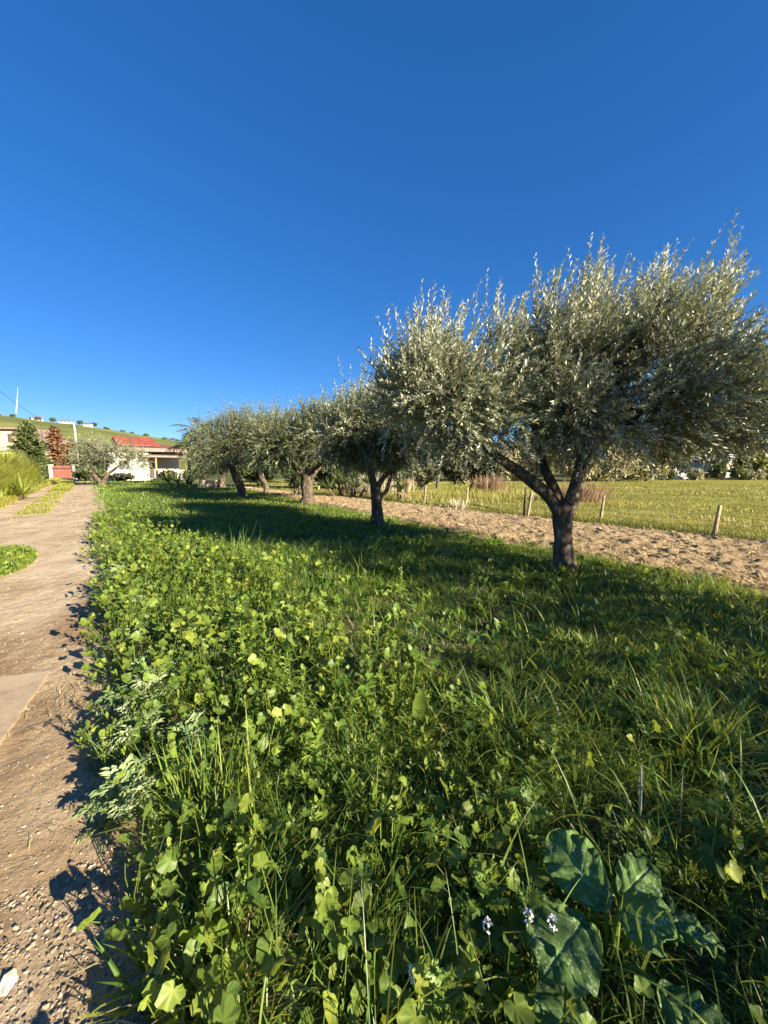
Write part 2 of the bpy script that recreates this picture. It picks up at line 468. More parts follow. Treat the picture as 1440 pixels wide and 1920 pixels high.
def big_leaf_mat():
    m, nt, out = newmat('big_leaf')
    L = nt.links.new
    tc = N(nt, 'ShaderNodeTexCoord')
    vo = N(nt, 'ShaderNodeTexVoronoi', i_Scale=105.0)
    L(tc.outputs['Object'], vo.inputs['Vector'])
    nz = N(nt, 'ShaderNodeTexNoise', i_Scale=9.0, i_Detail=5.0)
    L(tc.outputs['Object'], nz.inputs['Vector'])
    base = ramp(nt, [(.3, (.060, .115, .030)), (.6, (.105, .180, .044)), (.8, (.16, .23, .06))], nz.outputs[0])
    sp = ramp(nt, [(.22, (1, 1, 1)), (.40, (0, 0, 0))], vo.outputs['Distance'])
    n3 = N(nt, 'ShaderNodeTexNoise', i_Scale=16.0)
    L(tc.outputs['Object'], n3.inputs['Vector'])
    sel = ramp(nt, [(.42, (0, 0, 0)), (.55, (.85, .85, .85))], n3.outputs[0])
    mu = N(nt, 'ShaderNodeMix', data_type='RGBA', blend_type='MULTIPLY', i_0=1.0)
    L(sp.outputs[0], mu.inputs[6]); L(sel.outputs[0], mu.inputs[7])
    mx = N(nt, 'ShaderNodeMix', data_type='RGBA')
    L(mu.outputs[2], mx.inputs[0]); L(base.outputs[0], mx.inputs[6]); mx.inputs[7].default_value = (.34, .42, .33, 1)
    at = N(nt, 'ShaderNodeAttribute', attribute_name='tint')     # veins are modelled as a mesh attribute
    vm = N(nt, 'ShaderNodeMix', data_type='RGBA')
    L(at.outputs['Fac'], vm.inputs[0]); L(mx.outputs[2], vm.inputs[6]); vm.inputs[7].default_value = (.24, .33, .15, 1)
    v2 = N(nt, 'ShaderNodeTexVoronoi', i_Scale=60.0)
    L(tc.outputs['Object'], v2.inputs['Vector'])
    b = N(nt, 'ShaderNodeBump', i_Strength=.5, i_Distance=.003)
    L(v2.outputs['Distance'], b.inputs['Height'])
    p = N(nt, 'ShaderNodeBsdfPrincipled', i_Roughness=.8)
    p.inputs['Specular IOR Level'].default_value = .10
    L(vm.outputs[2], p.inputs['Base Color']); L(b.outputs[0], p.inputs['Normal'])
    t = N(nt, 'ShaderNodeBsdfTranslucent'); t.inputs[0].default_value = (.30, .42, .08, 1)
    ms = N(nt, 'ShaderNodeMixShader', i_0=.22)
    L(p.outputs[0], ms.inputs[1]); L(t.outputs[0], ms.inputs[2]); L(ms.outputs[0], out.inputs[0])
    return m


M['big_leaf'] = big_leaf_mat()


def ground_mat():
    """bare earth with thin green growth, and striped cultivated slopes on the hill"""
    m, nt, out = newmat('ground')
    L = nt.links.new
    geo = N(nt, 'ShaderNodeNewGeometry')
    sep = N(nt, 'ShaderNodeSeparateXYZ'); L(geo.outputs['Position'], sep.inputs[0])
    n1 = N(nt, 'ShaderNodeTexNoise', i_Scale=2.2, i_Detail=10.0, i_Roughness=.7); L(geo.outputs['Position'], n1.inputs['Vector'])
    near = ramp(nt, [(.3, (.045, .042, .018)), (.48, (.075, .080, .028)), (.6, (.085, .120, .026)), (.75, (.14, .145, .05))], n1.outputs[0])
    mp = N(nt, 'ShaderNodeMapping'); mp.inputs['Scale'].default_value = (.010, .018, .05); mp.inputs['Rotation'].default_value = (0, 0, .4)
    L(geo.outputs['Position'], mp.inputs[0])
    n2 = N(nt, 'ShaderNodeTexNoise', i_Scale=1.0, i_Detail=7.0, i_Roughness=.62, i_Distortion=.6); L(mp.outputs[0], n2.inputs['Vector'])
    hill = ramp(nt, [(.30, (.050, .070, .022)), (.44, (.10, .125, .032)), (.56, (.16, .17, .05)), (.68, (.25, .22, .085)), (.8, (.13, .14, .045))], n2.outputs[0])
    mr = N(nt, 'ShaderNodeMapRange', i_1=60.0, i_2=100.0); L(sep.outputs['Y'], mr.inputs[0])
    mx = N(nt, 'ShaderNodeMix', data_type='RGBA')
    L(mr.outputs[0], mx.inputs[0]); L(near.outputs[0], mx.inputs[6]); L(hill.outputs[0], mx.inputs[7])
    n3 = N(nt, 'ShaderNodeTexNoise', i_Scale=30.0, i_Detail=6.0); L(geo.outputs['Position'], n3.inputs['Vector'])
    b = N(nt, 'ShaderNodeBump', i_Strength=.8, i_Distance=.03); L(n3.outputs[0], b.inputs['Height'])
    p = N(nt, 'ShaderNodeBsdfPrincipled', i_Roughness=.95)
    p.inputs['Specular IOR Level'].default_value = .1
    L(mx.outputs[2], p.inputs['Base Color']); L(b.outputs[0], p.inputs['Normal'])
    L(p.outputs[0], out.inputs[0])
    return m


def road_mat():
    m, nt, out = newmat('dirt_road')
    L = nt.links.new
    geo = N(nt, 'ShaderNodeNewGeometry')
    at = N(nt, 'ShaderNodeAttribute', attribute_name='tint')
    n1 = N(nt, 'ShaderNodeTexNoise', i_Scale=1.1, i_Detail=9.0, i_Roughness=.68, i_Distortion=.5); L(geo.outputs['Position'], n1.inputs['Vector'])
    big = ramp(nt, [(.34, (.26, .18, .10)), (.47, (.38, .295, .185)), (.62, (.47, .385, .26)), (.75, (.53, .45, .325))], n1.outputs[0])
    n2 = N(nt, 'ShaderNodeTexNoise', i_Scale=55.0, i_Detail=6.0, i_Roughness=.75); L(geo.outputs['Position'], n2.inputs['Vector'])
    sp = ramp(nt, [(.30, (.45, .42, .38)), (.50, (1, 1, 1)), (.68, (1.25, 1.22, 1.18))], n2.outputs[0])
    mu = N(nt, 'ShaderNodeMix', data_type='RGBA', blend_type='MULTIPLY', i_0=.8)
    L(big.outputs[0], mu.inputs[6]); L(sp.outputs[0], mu.inputs[7])
    st = N(nt, 'ShaderNodeMix', data_type='RGBA')                # damp brown stains and tyre dust, baked as a mesh attribute
    L(at.outputs['Fac'], st.inputs[0]); L(mu.outputs[2], st.inputs[6]); st.inputs[7].default_value = (.20, .128, .064, 1)
    b = N(nt, 'ShaderNodeBump', i_Strength=.7, i_Distance=.012); L(n2.outputs[0], b.inputs['Height'])
    n4 = N(nt, 'ShaderNodeTexNoise', i_Scale=9.0, i_Detail=6.0); L(geo.outputs['Position'], n4.inputs['Vector'])
    b2 = N(nt, 'ShaderNodeBump', i_Strength=.5, i_Distance=.05); L(n4.outputs[0], b2.inputs['Height']); L(b.outputs[0], b2.inputs['Normal'])
    p = N(nt, 'ShaderNodeBsdfPrincipled', i_Roughness=.92)
    p.inputs['Specular IOR Level'].default_value = .15
    L(st.outputs[2], p.inputs['Base Color']); L(b2.outputs[0], p.inputs['Normal'])
    L(p.outputs[0], out.inputs[0])
    return m


def soil_mat():
    m, nt, out = newmat('ploughed_soil')
    L = nt.links.new
    geo = N(nt, 'ShaderNodeNewGeometry')
    n1 = N(nt, 'ShaderNodeTexNoise', i_Scale=1.0, i_Detail=10.0, i_Roughness=.75); L(geo.outputs['Position'], n1.inputs['Vector'])
    n2 = N(nt, 'ShaderNodeTexNoise', i_Scale=22.0, i_Detail=8.0, i_Roughness=.8); L(geo.outputs['Position'], n2.inputs['Vector'])
    ad = N(nt, 'ShaderNodeMath', operation='MULTIPLY_ADD', i_1=.45); L(n1.outputs[0], ad.inputs[0])
    m2 = N(nt, 'ShaderNodeMath', operation='MULTIPLY', i_1=.55); L(n2.outputs[0], m2.inputs[0]); L(m2.outputs[0], ad.inputs[2])
    c = ramp(nt, [(.34, (.13, .085, .045)), (.43, (.31, .22, .12)), (.52, (.46, .345, .20)), (.64, (.56, .445, .275))], ad.outputs[0])
    b = N(nt, 'ShaderNodeBump', i_Strength=1.0, i_Distance=.10); L(n2.outputs[0], b.inputs['Height'])
    p = N(nt, 'ShaderNodeBsdfPrincipled', i_Roughness=.95)
    p.inputs['Specular IOR Level'].default_value = .1
    L(c.outputs[0], p.inputs['Base Color']); L(b.outputs[0], p.inputs['Normal']); L(p.outputs[0], out.inputs[0])
    return m


def meadow_mat():
    m, nt, out = newmat('meadow')
    L = nt.links.new
    geo = N(nt, 'ShaderNodeNewGeometry')
    mp = N(nt, 'ShaderNodeMapping'); mp.inputs['Scale'].default_value = (.28, .55, 1); L(geo.outputs['Position'], mp.inputs[0])
    n1 = N(nt, 'ShaderNodeTexNoise', i_Scale=1.0, i_Detail=9.0, i_Roughness=.7); L(mp.outputs[0], n1.inputs['Vector'])
    n2 = N(nt, 'ShaderNodeTexNoise', i_Scale=14.0, i_Detail=6.0, i_Roughness=.7); L(geo.outputs['Position'], n2.inputs['Vector'])
    ad = N(nt, 'ShaderNodeMath', operation='MULTIPLY_ADD', i_1=.6); L(n1.outputs[0], ad.inputs[0])
    m2 = N(nt, 'ShaderNodeMath', operation='MULTIPLY', i_1=.4); L(n2.outputs[0], m2.inputs[0]); L(m2.outputs[0], ad.inputs[2])
    c = ramp(nt, [(.36, (.095, .108, .020)), (.48, (.20, .20, .036)), (.58, (.30, .27, .065)), (.68, (.38, .32, .12))], ad.outputs[0])
    b = N(nt, 'ShaderNodeBump', i_Strength=1.0, i_Distance=.08); L(n2.outputs[0], b.inputs['Height'])
    p = N(nt, 'ShaderNodeBsdfPrincipled', i_Roughness=.9)
    p.inputs['Specular IOR Level'].default_value = .1
    L(c.outputs[0], p.inputs['Base Color']); L(b.outputs[0], p.inputs['Normal']); L(p.outputs[0], out.inputs[0])
    return m


# ------------------------------------------------------------------ terrain: ground, road, soil strip, meadow
RID_X = np.array([-2500, -900, -600, -418, -383, -331, -285, -232, -174, -70, 0, 120, 300, 600, 2500.])
RID_Z = np.array([30, 50, 55, 53.5, 50.5, 45, 38.5, 29.5, 19, 9, 6, 8, 12, 10, 8.])


def ground_z(x, y):
    t = np.clip((y - 95) / 325.0, 0, 1)
    t = t * t * (3 - 2 * t) * .75 + t * .25
    xr = x * 420.0 / np.maximum(y, 150)
    z = np.interp(xr, RID_X, RID_Z) * t
    z = z + (fbm(x, y, .012, 3, 5) - .5) * 6 * np.clip((y - 150) / 200, 0, 1)
    z = np.where(y > 430, z - (y - 430) * .035, z)
    return z


def grid_mesh(X, Y, Z, g=None, tint=.5):
    a, b = X.shape
    V = np.stack([X, Y, Z], -1).reshape(-1, 3)
    i, j = np.meshgrid(np.arange(a - 1), np.arange(b - 1), indexing='ij')
    i = i.ravel(); j = j.ravel()
    F = np.stack([i * b + j, (i + 1) * b + j, (i + 1) * b + j + 1, i * b + j + 1], 1)
    g = g or Geo()
    g.add(V, F, 0, tint)
    return g


ys = np.concatenate([[-3000, -800, -200, -60, -20], np.linspace(-8, 60, 18), np.linspace(80, 420, 60), np.linspace(430, 640, 14), [800, 1200, 2000, 4000, 8000]])
xs = np.concatenate([[-8000, -4000, -2000, -1200, -900], np.linspace(-720, 720, 180), [900, 1200, 2000, 4000, 8000]])
X, Y = np.meshgrid(xs, ys, indexing='ij')
struct(grid_mesh(X, Y, ground_z(X, Y)).obj('ground', ground_mat()))

RD = np.array([-.605, .796]); RN = np.array([-.796, -.605])      # road direction, and its left-hand normal
R0 = np.array([-.10, 0.0])


def road_uv(x, y):
    dx, dy = x - R0[0], y - R0[1]
    return dx * RD[0] + dy * RD[1], dx * RN[0] + dy * RN[1]       # along, across (positive: to the left)


def road_pt(s, w):
    return R0[0] + s * RD[0] + w * RN[0], R0[1] + s * RD[1] + w * RN[1]


ROAD_W = 2.75
sv = np.concatenate([np.arange(-4, 6, .035), np.arange(6, 16, .09), np.arange(16, 62.5, .35)])
wv = np.concatenate([np.arange(-.5, ROAD_W + .6, .035)])
S, W = np.meshgrid(sv, wv, indexing='ij')
X, Y = road_pt(S, W)


def road_z(x, y):
    s, w = road_uv(x, y)
    pr = -.020 * np.exp(-((w - .75) / .42) ** 2) - .020 * np.exp(-((w - 2.25) / .40) ** 2)
    z = .048 + pr + .020 * (fbm(x, y, 2.2, 4, 3) - .5) + .010 * (fbm(x, y, 14, 3, 8) - .5)
    return np.maximum(z, .006)


prof = -.020 * np.exp(-((W - .75) / .42) ** 2) - .020 * np.exp(-((W - 2.25) / .40) ** 2)
Z = .048 + prof + .020 * (fbm(X, Y, 2.2, 4, 3) - .5) + .010 * (fbm(X, Y, 14, 3, 8) - .5)
Z = np.maximum(Z, .006)
stain = np.clip((fbm(S * .55, W * 1.4, 1.6, 4, 21) - .50) * 5.0, 0, 1) * np.clip((7.5 - S) / 3, 0, 1) * .8
stain = np.maximum(stain, .42 * np.clip((5.0 - S) / 2.5, 0, 1) * np.clip(.4 + fbm(X, Y, 2.6, 4, 33), 0, 1))
stain = np.maximum(stain, .75 * np.exp(-((S - 2.3) / 1.2) ** 2 - ((W - .35) / .5) ** 2) * np.clip(fbm(X, Y, 3, 4, 2) * 2.2 - .35, 0, 1))
struct(grid_mesh(X, Y, Z, tint=stain.ravel()).obj('dirt_road', road_mat()))


def soil_near_x(y):
    return 7.85 - .642 * y


def soil_far_x(y):
    return 14.5 - .851 * y


yv = np.concatenate([np.arange(-3, 9, .045), np.arange(9, 18, .09), np.arange(18, 31, .25)])
uv = np.linspace(0, 1, 230)
Yg, U = np.meshgrid(yv, uv, indexing='ij')
xa = soil_near_x(Yg) - .25 + .35 * (fbm(Yg, Yg * 0, .9, 3, 4) - .5); xb = soil_far_x(Yg) + .15
Xg = xa + (xb - xa) * U
edge = np.clip(np.minimum(U, 1 - U) * 12, 0, 1)
clods = np.abs(fbm(Xg, Yg, 3.2, 4, 31) - .5) * 2
Zg = .012 + edge * (.035 + .15 * (fbm(Xg, Yg, 4.2, 4, 12) - .38) + .05 * clods)
Zg += edge * .11 * (fbm(Xg, Yg, 10.5, 3, 77) - .5) * np.clip((22 - Yg) / 8, .3, 1)
Zg = np.maximum(Zg, .006)
struct(grid_mesh(Xg, Yg, Zg).obj('ploughed_soil', soil_mat()))

yv = np.concatenate([np.arange(-4, 20, .35), np.arange(20, 50, .8)])
uv = np.linspace(0, 1, 90)
Yg, U = np.meshgrid(yv, uv, indexing='ij')
xa = np.maximum(soil_far_x(Yg) + .05, -14 + 0 * Yg); xb = 95 + 0 * Yg
Xg = xa + (xb - xa) * U ** 1.6
Zg = .008 + .06 * fbm(Xg, Yg, .5, 3, 9) * np.clip((Xg - xa) / 1.0, 0, 1)
struct(grid_mesh(Xg, Yg, Zg).obj('meadow', meadow_mat()))

# ------------------------------------------------------------------ olive trees
LEAF_V = np.array([(0, 0, 0), (-.11, .42, .035), (.11, .42, .035), (0, 1, -.02), (0, .45, 0)])
LEAF_F = [np.array([(0, 4, 1), (0, 2, 4), (1, 4, 3), (4, 2, 3)])]


def olive(label, loc, trunk, limbs, lobes, seed, ntw, leaf=.062, nleaf=34, tw=.55, lean=(.22, .0, 0), group='olive trees', name='olive_tree', rz=0, zcut=None, sub=7, mat='olive_leaf', spike=.12, wid=1.0, flare=(.42, .62), cat='olive tree', rough=.34):
    rg = np.random.default_rng(seed)
    root = thing(name, label, cat, loc, rz, group)
    g = Geo()
    tube(g, trunk[0], trunk[1], n=18, m=7, rough=rough, seed=seed, flare=flare)
    for k, (P, r) in enumerate(limbs):
        tube(g, P, r, n=10, m=5, rough=rough * .7, seed=seed + 3 + k)
    ends = [np.array(P[-1], float) for P, r in limbs]
    lean = np.array(lean, float)
    c = Geo()
    tot = sum(l[2] for l in lobes)
    for lobe in lobes:
        lc, lr, wgt = lobe[:3]; upf = lobe[3] if len(lobe) > 3 else 0.0
        lc = np.array(lc, float); lr = np.array(lr, float)
        # secondary branches into the lobe
        e = min(ends, key=lambda q: np.linalg.norm(q - lc))
        for k in range(sub if upf == 0 else 2):
            d = nrm(rg.normal(size=3) * np.array([1, 1, .8]) + np.array([0, 0, .45]))
            q = lc + d * lr * rg.uniform(.45, .85)
            mid = (e + q) / 2 + rg.normal(0, .12, 3) * np.linalg.norm(q - e) * .6
            L = np.linalg.norm(q - e)
            tube(g, [e, mid, q], [.032 * min(1, L) + .008, .018, .006], n=5, m=4, rough=.15, seed=seed + k)
        n = int(ntw * wgt / tot)
        n = int(n * 1.45)
        d = nrm(rg.normal(size=(n, 3)))
        rr = rg.uniform(0, 1, n) ** (1 / 2.6)
        p = lc + d * lr * rr[:, None] * (1 + .18 * (rg.uniform(size=n)[:, None] - .5))
        if zcut is not None:
            p[:, 2] = np.where(p[:, 2] < zcut, zcut + rg.uniform(-.12, .3, n), p[:, 2])
        cf = 1.5 / max(.6, leaf / .07)
        cn = .5 * fbm(p[:, 0] + .7 * p[:, 2], p[:, 1] - .6 * p[:, 2] + seed, cf, 2, seed) + .5 * fbm(p[:, 2] * 1.1 + 3, p[:, 0] * .8 - p[:, 1], cf, 2, seed + 9)
        kk = np.argsort(-(cn + rg.normal(0, .035, n)))[:int(n / 1.45)]
        kk.sort(); d = d[kk]; p = p[kk]; rr = rr[kk]; cn = cn[kk]; n = len(kk)
        k = np.clip((p[:, 2] - lc[2]) / lr[2], -1, 1); kp = np.maximum(k, 0)
        dr = nrm(d * (.95 - .4 * kp)[:, None] + UP * (.22 + 1.15 * kp + upf)[:, None] + lean * (.3 + kp)[:, None] + rg.normal(0, .42, (n, 3)))
        Ln = tw * rg.uniform(.55, 1.15, n) * (1 + .45 * kp)
        sp = (rg.uniform(size=n) < spike) & (k > .35)
        Ln = np.where(sp, Ln * 1.45, Ln)
        K = 5
        ts = np.linspace(0, 1, K)
        curv = np.zeros((n, 3)); curv[:, 2] = np.where(k < .1, -.22, .08) * Ln; curv += lean * (.25 * Ln)[:, None]
        P = p[:, None, :] + dr[:, None, :] * (Ln[:, None] * ts)[:, :, None] + curv[:, None, :] * (ts ** 2)[None, :, None]
        rad = (.0032 * (leaf / .062)) * (1 - .8 * ts)[None, :] * np.ones((n, 1))
        strands(c, P, rad, mi=1)
        t = (np.arange(nleaf) + .5) / nleaf
        t = .05 + .95 * t
        pos = p[:, None, :] + dr[:, None, :] * (Ln[:, None] * t)[:, :, None] + curv[:, None, :] * (t ** 2)[None, :, None]
        a = np.where(np.abs(dr[:, 2:3]) < .9, UP, np.array([1, 0, 0.]))
        u = nrm(np.cross(dr, a)); w = np.cross(dr, u)
        ph = (np.arange(nleaf) * 1.5708 + (np.arange(nleaf) % 2) * 3.1416)[None, :] + rg.uniform(0, 6.28, n)[:, None] + rg.normal(0, .4, (n, nleaf))
        perp = np.cos(ph)[..., None] * u[:, None, :] + np.sin(ph)[..., None] * w[:, None, :]
        ax = nrm(dr[:, None, :] * .80 + perp * .62 + rg.normal(0, .16, (n, nleaf, 3)) + lean * .35)
        nor = nrm(dr[:, None, :] * .6 - perp * .62 + UP * .35 + rg.normal(0, .35, (n, nleaf, 3)))
        Fm = frames(ax.reshape(-1, 3), nor.reshape(-1, 3))
        sc = leaf * rg.uniform(.7, 1.2, n * nleaf) * np.tile(1.0 - .35 * np.clip((t - .75) / .25, 0, 1), n)
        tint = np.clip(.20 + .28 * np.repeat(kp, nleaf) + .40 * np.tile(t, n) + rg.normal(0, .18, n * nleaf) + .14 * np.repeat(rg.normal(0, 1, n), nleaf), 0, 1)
        lv = LEAF_V.copy(); lv[:, 0] *= wid
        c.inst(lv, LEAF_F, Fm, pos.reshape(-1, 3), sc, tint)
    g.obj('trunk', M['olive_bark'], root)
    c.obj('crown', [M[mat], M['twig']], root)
    return root


def A(*p):
    return [np.array(q, float) for q in p]


GRP = 'olive trees in a row'
# nearest tree: low fork with one limb swept left
olive('large olive tree nearest the camera, low forked dark trunk and wide wind-swept silvery crown', (2.76, 5.74, 0),
      (A((.0, 0, -.08), (-.02, 0, .25), (-.07, 0, .62), (-.08, .0, .95), (-.06, 0, 1.10)), [.17, .135, .122, .145, .135]),
      [(A((-.10, 0, .86), (-.30, .0, 1.16), (-.72, -.02, 1.50), (-1.25, -.05, 1.86), (-1.75, -.1, 2.5)), [.10, .09, .08, .066, .045]),
       (A((-.09, .02, .95), (-.20, .1, 1.30), (-.36, .2, 1.72), (-.42, .4, 2.4), (-.3, .5, 3.1)), [.085, .075, .064, .05, .03]),
       (A((-.02, 0, .92), (.07, -.02, 1.28), (.14, -.04, 1.70), (.28, .0, 2.3), (.5, .0, 3.0)), [.105, .095, .085, .065, .04]),
       (A((.13, -.03, 1.62), (.38, .05, 1.95), (.9, .1, 2.25), (1.7, .1, 2.55)), [.07, .06, .05, .03]),
       (A((.14, -.03, 1.7), (.5, .5, 2.2), (1.1, 1.0, 2.8)), [.06, .05, .03])],
      [((-1.85, -.1, 2.62), (.85, .95, .72), 1.05), ((-2.35, .2, 2.5), (.5, .7, .55), .40), ((-1.35, .0, 2.25), (.75, .8, .45), .5),
       ((-.15, .1, 2.85), (.80, 1.0, .90), 1.3), ((.0, -.3, 2.25), (.9, .8, .42), .5),
       ((1.2, .1, 2.95), (.80, 1.0, .98), 1.35), ((1.85, .25, 2.65), (.80, 1.0, .80), 1.1), ((1.0, -.1, 2.3), (1.0, .9, .45), .6), ((2.45, .2, 2.40), (.75, .9, .55), .75),
       ((.4, 1.2, 2.75), (1.6, .8, .75), .8)]
      + [((x, y, z - (1.02 if x > -.9 else .95)), (.22, .26, .46), .16, 1.4) for (x, y, z) in [(-2.02, 0, 3.95), (-1.62, .2, 3.72), (-1.10, -.1, 3.95), (-2.45, .1, 3.45), (-.45, 0, 4.45), (-.18, .25, 4.25), (.10, -.1, 4.55), (.42, .1, 4.42), (.68, .3, 4.15),
                                                               (1.20, 0, 4.62), (1.48, .3, 4.45), (1.80, -.1, 4.60), (1.58, .2, 4.58), (2.10, .1, 4.05), (2.45, .3, 3.6), (2.75, .1, 3.3), (.95, .2, 4.1)]],
      seed=5, ntw=5700, leaf=.079, nleaf=34, tw=.46, wid=1.3, lean=(.25, 0, 0), group=GRP, zcut=1.95, spike=.2)
# second tree: V-forked slim trunk
olive('second olive tree of the row, slim V-forked trunk leaning branches to the right', (-.19, 10.5, 0),
      (A((0, 0, -.08), (.0, 0, .3), (-.02, 0, .7), (-.05, 0, 1.05)), [.19, .155, .14, .13]),
      [(A((-.04, 0, .95), (-.14, 0, 1.35), (-.18, .05, 1.8), (-.2, .1, 2.7)), [.11, .09, .075, .04]),
       (A((-.03, 0, .98), (.22, 0, 1.35), (.62, .02, 1.7), (1.0, .05, 2.2)), [.095, .08, .07, .04]),
       (A((.02, 0, .72), (.25, -.02, .95), (.40, -.04, 1.35), (.75, -.1, 1.7)), [.07, .062, .055, .035])],
      [((-.2, .0, 2.55), (1.0, 1.6, .9), 1.9), ((.55, .0, 2.5), (.9, 1.6, .8), 1.4), ((-.85, 0, 2.4), (.65, 1.3, .72), .8), ((.1, 0, 2.75), (.75, .9, .65), .5), ((.2, 0, 2.1), (1.2, 1.1, .45), .8)],
      mat='olive_leaf_mid', seed=17, ntw=3100, leaf=.082, nleaf=28, tw=.48, wid=1.35, group=GRP, zcut=1.72)
# third tree: thick pale stumpy trunk
olive('third olive tree of the row, short thick pale knobbly trunk in full sun', (-3.29, 16.6, 0),
      (A((0, 0, -.08), (.0, 0, .35), (-.03, 0, .8), (.02, 0, 1.2)), [.30, .25, .24, .25]),
      [(A((-.08, 0, 1.1), (-.5, 0, 1.55), (-1.2, .05, 2.0), (-1.6, .1, 2.5)), [.14, .10, .08, .04]),
       (A((.1, 0, 1.1), (.55, 0, 1.6), (1.2, .02, 2.0), (1.7, .05, 2.5)), [.15, .11, .08, .04]),
       (A((.0, 0, 1.1), (.05, .1, 1.8), (.1, .1, 2.6)), [.13, .09, .05])],
      [((-.9, .0, 2.6), (1.35, 2.1, 1.05), 1.5), ((.9, .0, 2.75), (1.5, 2.1, 1.2), 1.8), ((.5, 0, 3.2), (1.0, 1.2, .8), .8), ((1.7, 0, 2.5), (1.0, 1.2, .9), .8), ((-1.6, 0, 2.3), (.8, 1.0, .65), .5)],
      mat='olive_leaf_far', seed=23, ntw=2500, leaf=.10, nleaf=26, tw=.55, group=GRP, zcut=1.75, wid=1.45)
olive('fourth olive tree of the row, dark leaning trunk at the edge of the shaded grass', (-7.95, 21.2, 0),
      (A((.15, 0, -.08), (.1, 0, .4), (-.15, 0, 1.0), (-.3, 0, 1.5)), [.26, .22, .20, .19]),
      [(A((-.25, 0, 1.4), (-.9, 0, 2.0), (-1.5, .05, 2.7)), [.13, .09, .04]),
       (A((-.25, 0, 1.4), (.1, 0, 2.1), (.6, .02, 3.0)), [.14, .09, .04])],
      [((.3, .0, 2.9), (1.5, 2.2, 1.35), 1.8), ((-.9, .0, 2.7), (1.35, 2.1, 1.2), 1.4), ((1.1, 0, 3.2), (1.2, 1.3, 1.25), 1.2), ((1.9, .2, 3.0), (1.3, 1.3, 1.4), 1.0)],
      mat='olive_leaf_far', seed=29, ntw=2300, leaf=.11, nleaf=22, tw=.65, group=GRP, zcut=1.75, wid=1.35)
olive('small leaning olive tree standing in the ploughed soil behind the row', (-7.15, 23.4, 0),
      (A((.1, 0, -.08), (.0, 0, .4), (-.25, 0, 1.0), (-.35, 0, 1.35)), [.20, .16, .15, .14]),
      [(A((-.32, 0, 1.3), (-.75, 0, 1.75), (-1.1, .05, 2.3)), [.10, .07, .03]), (A((-.32, 0, 1.3), (.2, 0, 1.75), (.75, .02, 1.8), (1.2, 0, 2.4)), [.10, .08, .06, .03])],
      [((-.3, .0, 2.9), (1.6, 1.3, 1.0), 1.4), ((.9, .0, 2.7), (1.2, 1.2, .9), 1.0)],
      mat='olive_leaf_far', seed=31, ntw=750, leaf=.11, nleaf=20, tw=.6, group=GRP, zcut=1.9, wid=1.35)
olive('grey-green olive tree behind the stacked pallets, low spreading crown', (-12.4, 29.6, 0),
      (A((0, 0, -.08), (0, 0, .5), (.1, 0, 1.1)), [.24, .2, .17]),
      [(A((.1, 0, 1.05), (-.8, 0, 1.7), (-1.4, 0, 2.4)), [.12, .09, .04]), (A((.1, 0, 1.05), (.7, 0, 1.8), (1.2, 0, 2.7)), [.12, .09, .04])],
      [((-.7, .0, 2.35), (1.7, 1.5, 1.25), 1.5), ((.8, .0, 2.9), (1.4, 1.5, 1.35), 1.4), ((-1.6, -.2, 1.7), (1.0, 1.0, .8), .6)],
      mat='olive_leaf_far', seed=37, ntw=1100, leaf=.13, nleaf=20, tw=.65, group='olive trees near the house', zcut=.9, wid=1.4)
olive('olive tree with three pale bare limbs in front of the white house', (-23.1, 31.6, 0),
      (A((0, 0, -.08), (0, 0, .22), (.02, 0, .40)), [.30, .26, .25]),
      [(A((-.1, 0, .3), (-.55, 0, .95), (-.62, .0, 1.6), (-.5, 0, 2.4)), [.17, .14, .11, .05]),
       (A((.1, 0, .3), (.55, 0, .95), (1.3, .02, 1.5), (2.0, .05, 2.0)), [.15, .12, .10, .05]),
       (A((.05, 0, .35), (.25, .2, 1.0), (.35, .3, 1.9)), [.12, .09, .05])],
      [((-.45, .0, 2.75), (1.35, 1.4, 1.05), 1.5), ((1.0, .0, 2.45), (1.5, 1.3, .75), 1.3), ((2.7, 0, 2.15), (1.1, 1.1, .65), .9), ((-.6, .0, 2.2), (.8, 1.1, .7), .6)],
      mat='olive_leaf_mid', seed=41, ntw=1150, leaf=.125, nleaf=20, tw=.6, group='olive trees near the house', zcut=1.35, wid=1.4)
olive('rounded olive tree rising just right of the brown gate', (-39.5, 52.5, 0),
      (A((0, 0, -.08), (0, 0, .6), (.1, 0, 1.4)), [.22, .2, .16]),
      [(A((.1, 0, 1.3), (-.8, 0, 2.0)), [.12, .05]), (A((.1, 0, 1.3), (.8, 0, 2.2)), [.12, .05])],
      [((-.9, .0, 2.6), (1.9, 1.6, 1.35), 1.3), ((1.3, .0, 2.5), (1.8, 1.6, 1.3), 1.2)],
      mat='olive_leaf_far', seed=43, ntw=600, leaf=.17, nleaf=18, tw=.7, group='olive trees near the house', zcut=1.0, wid=1.6)
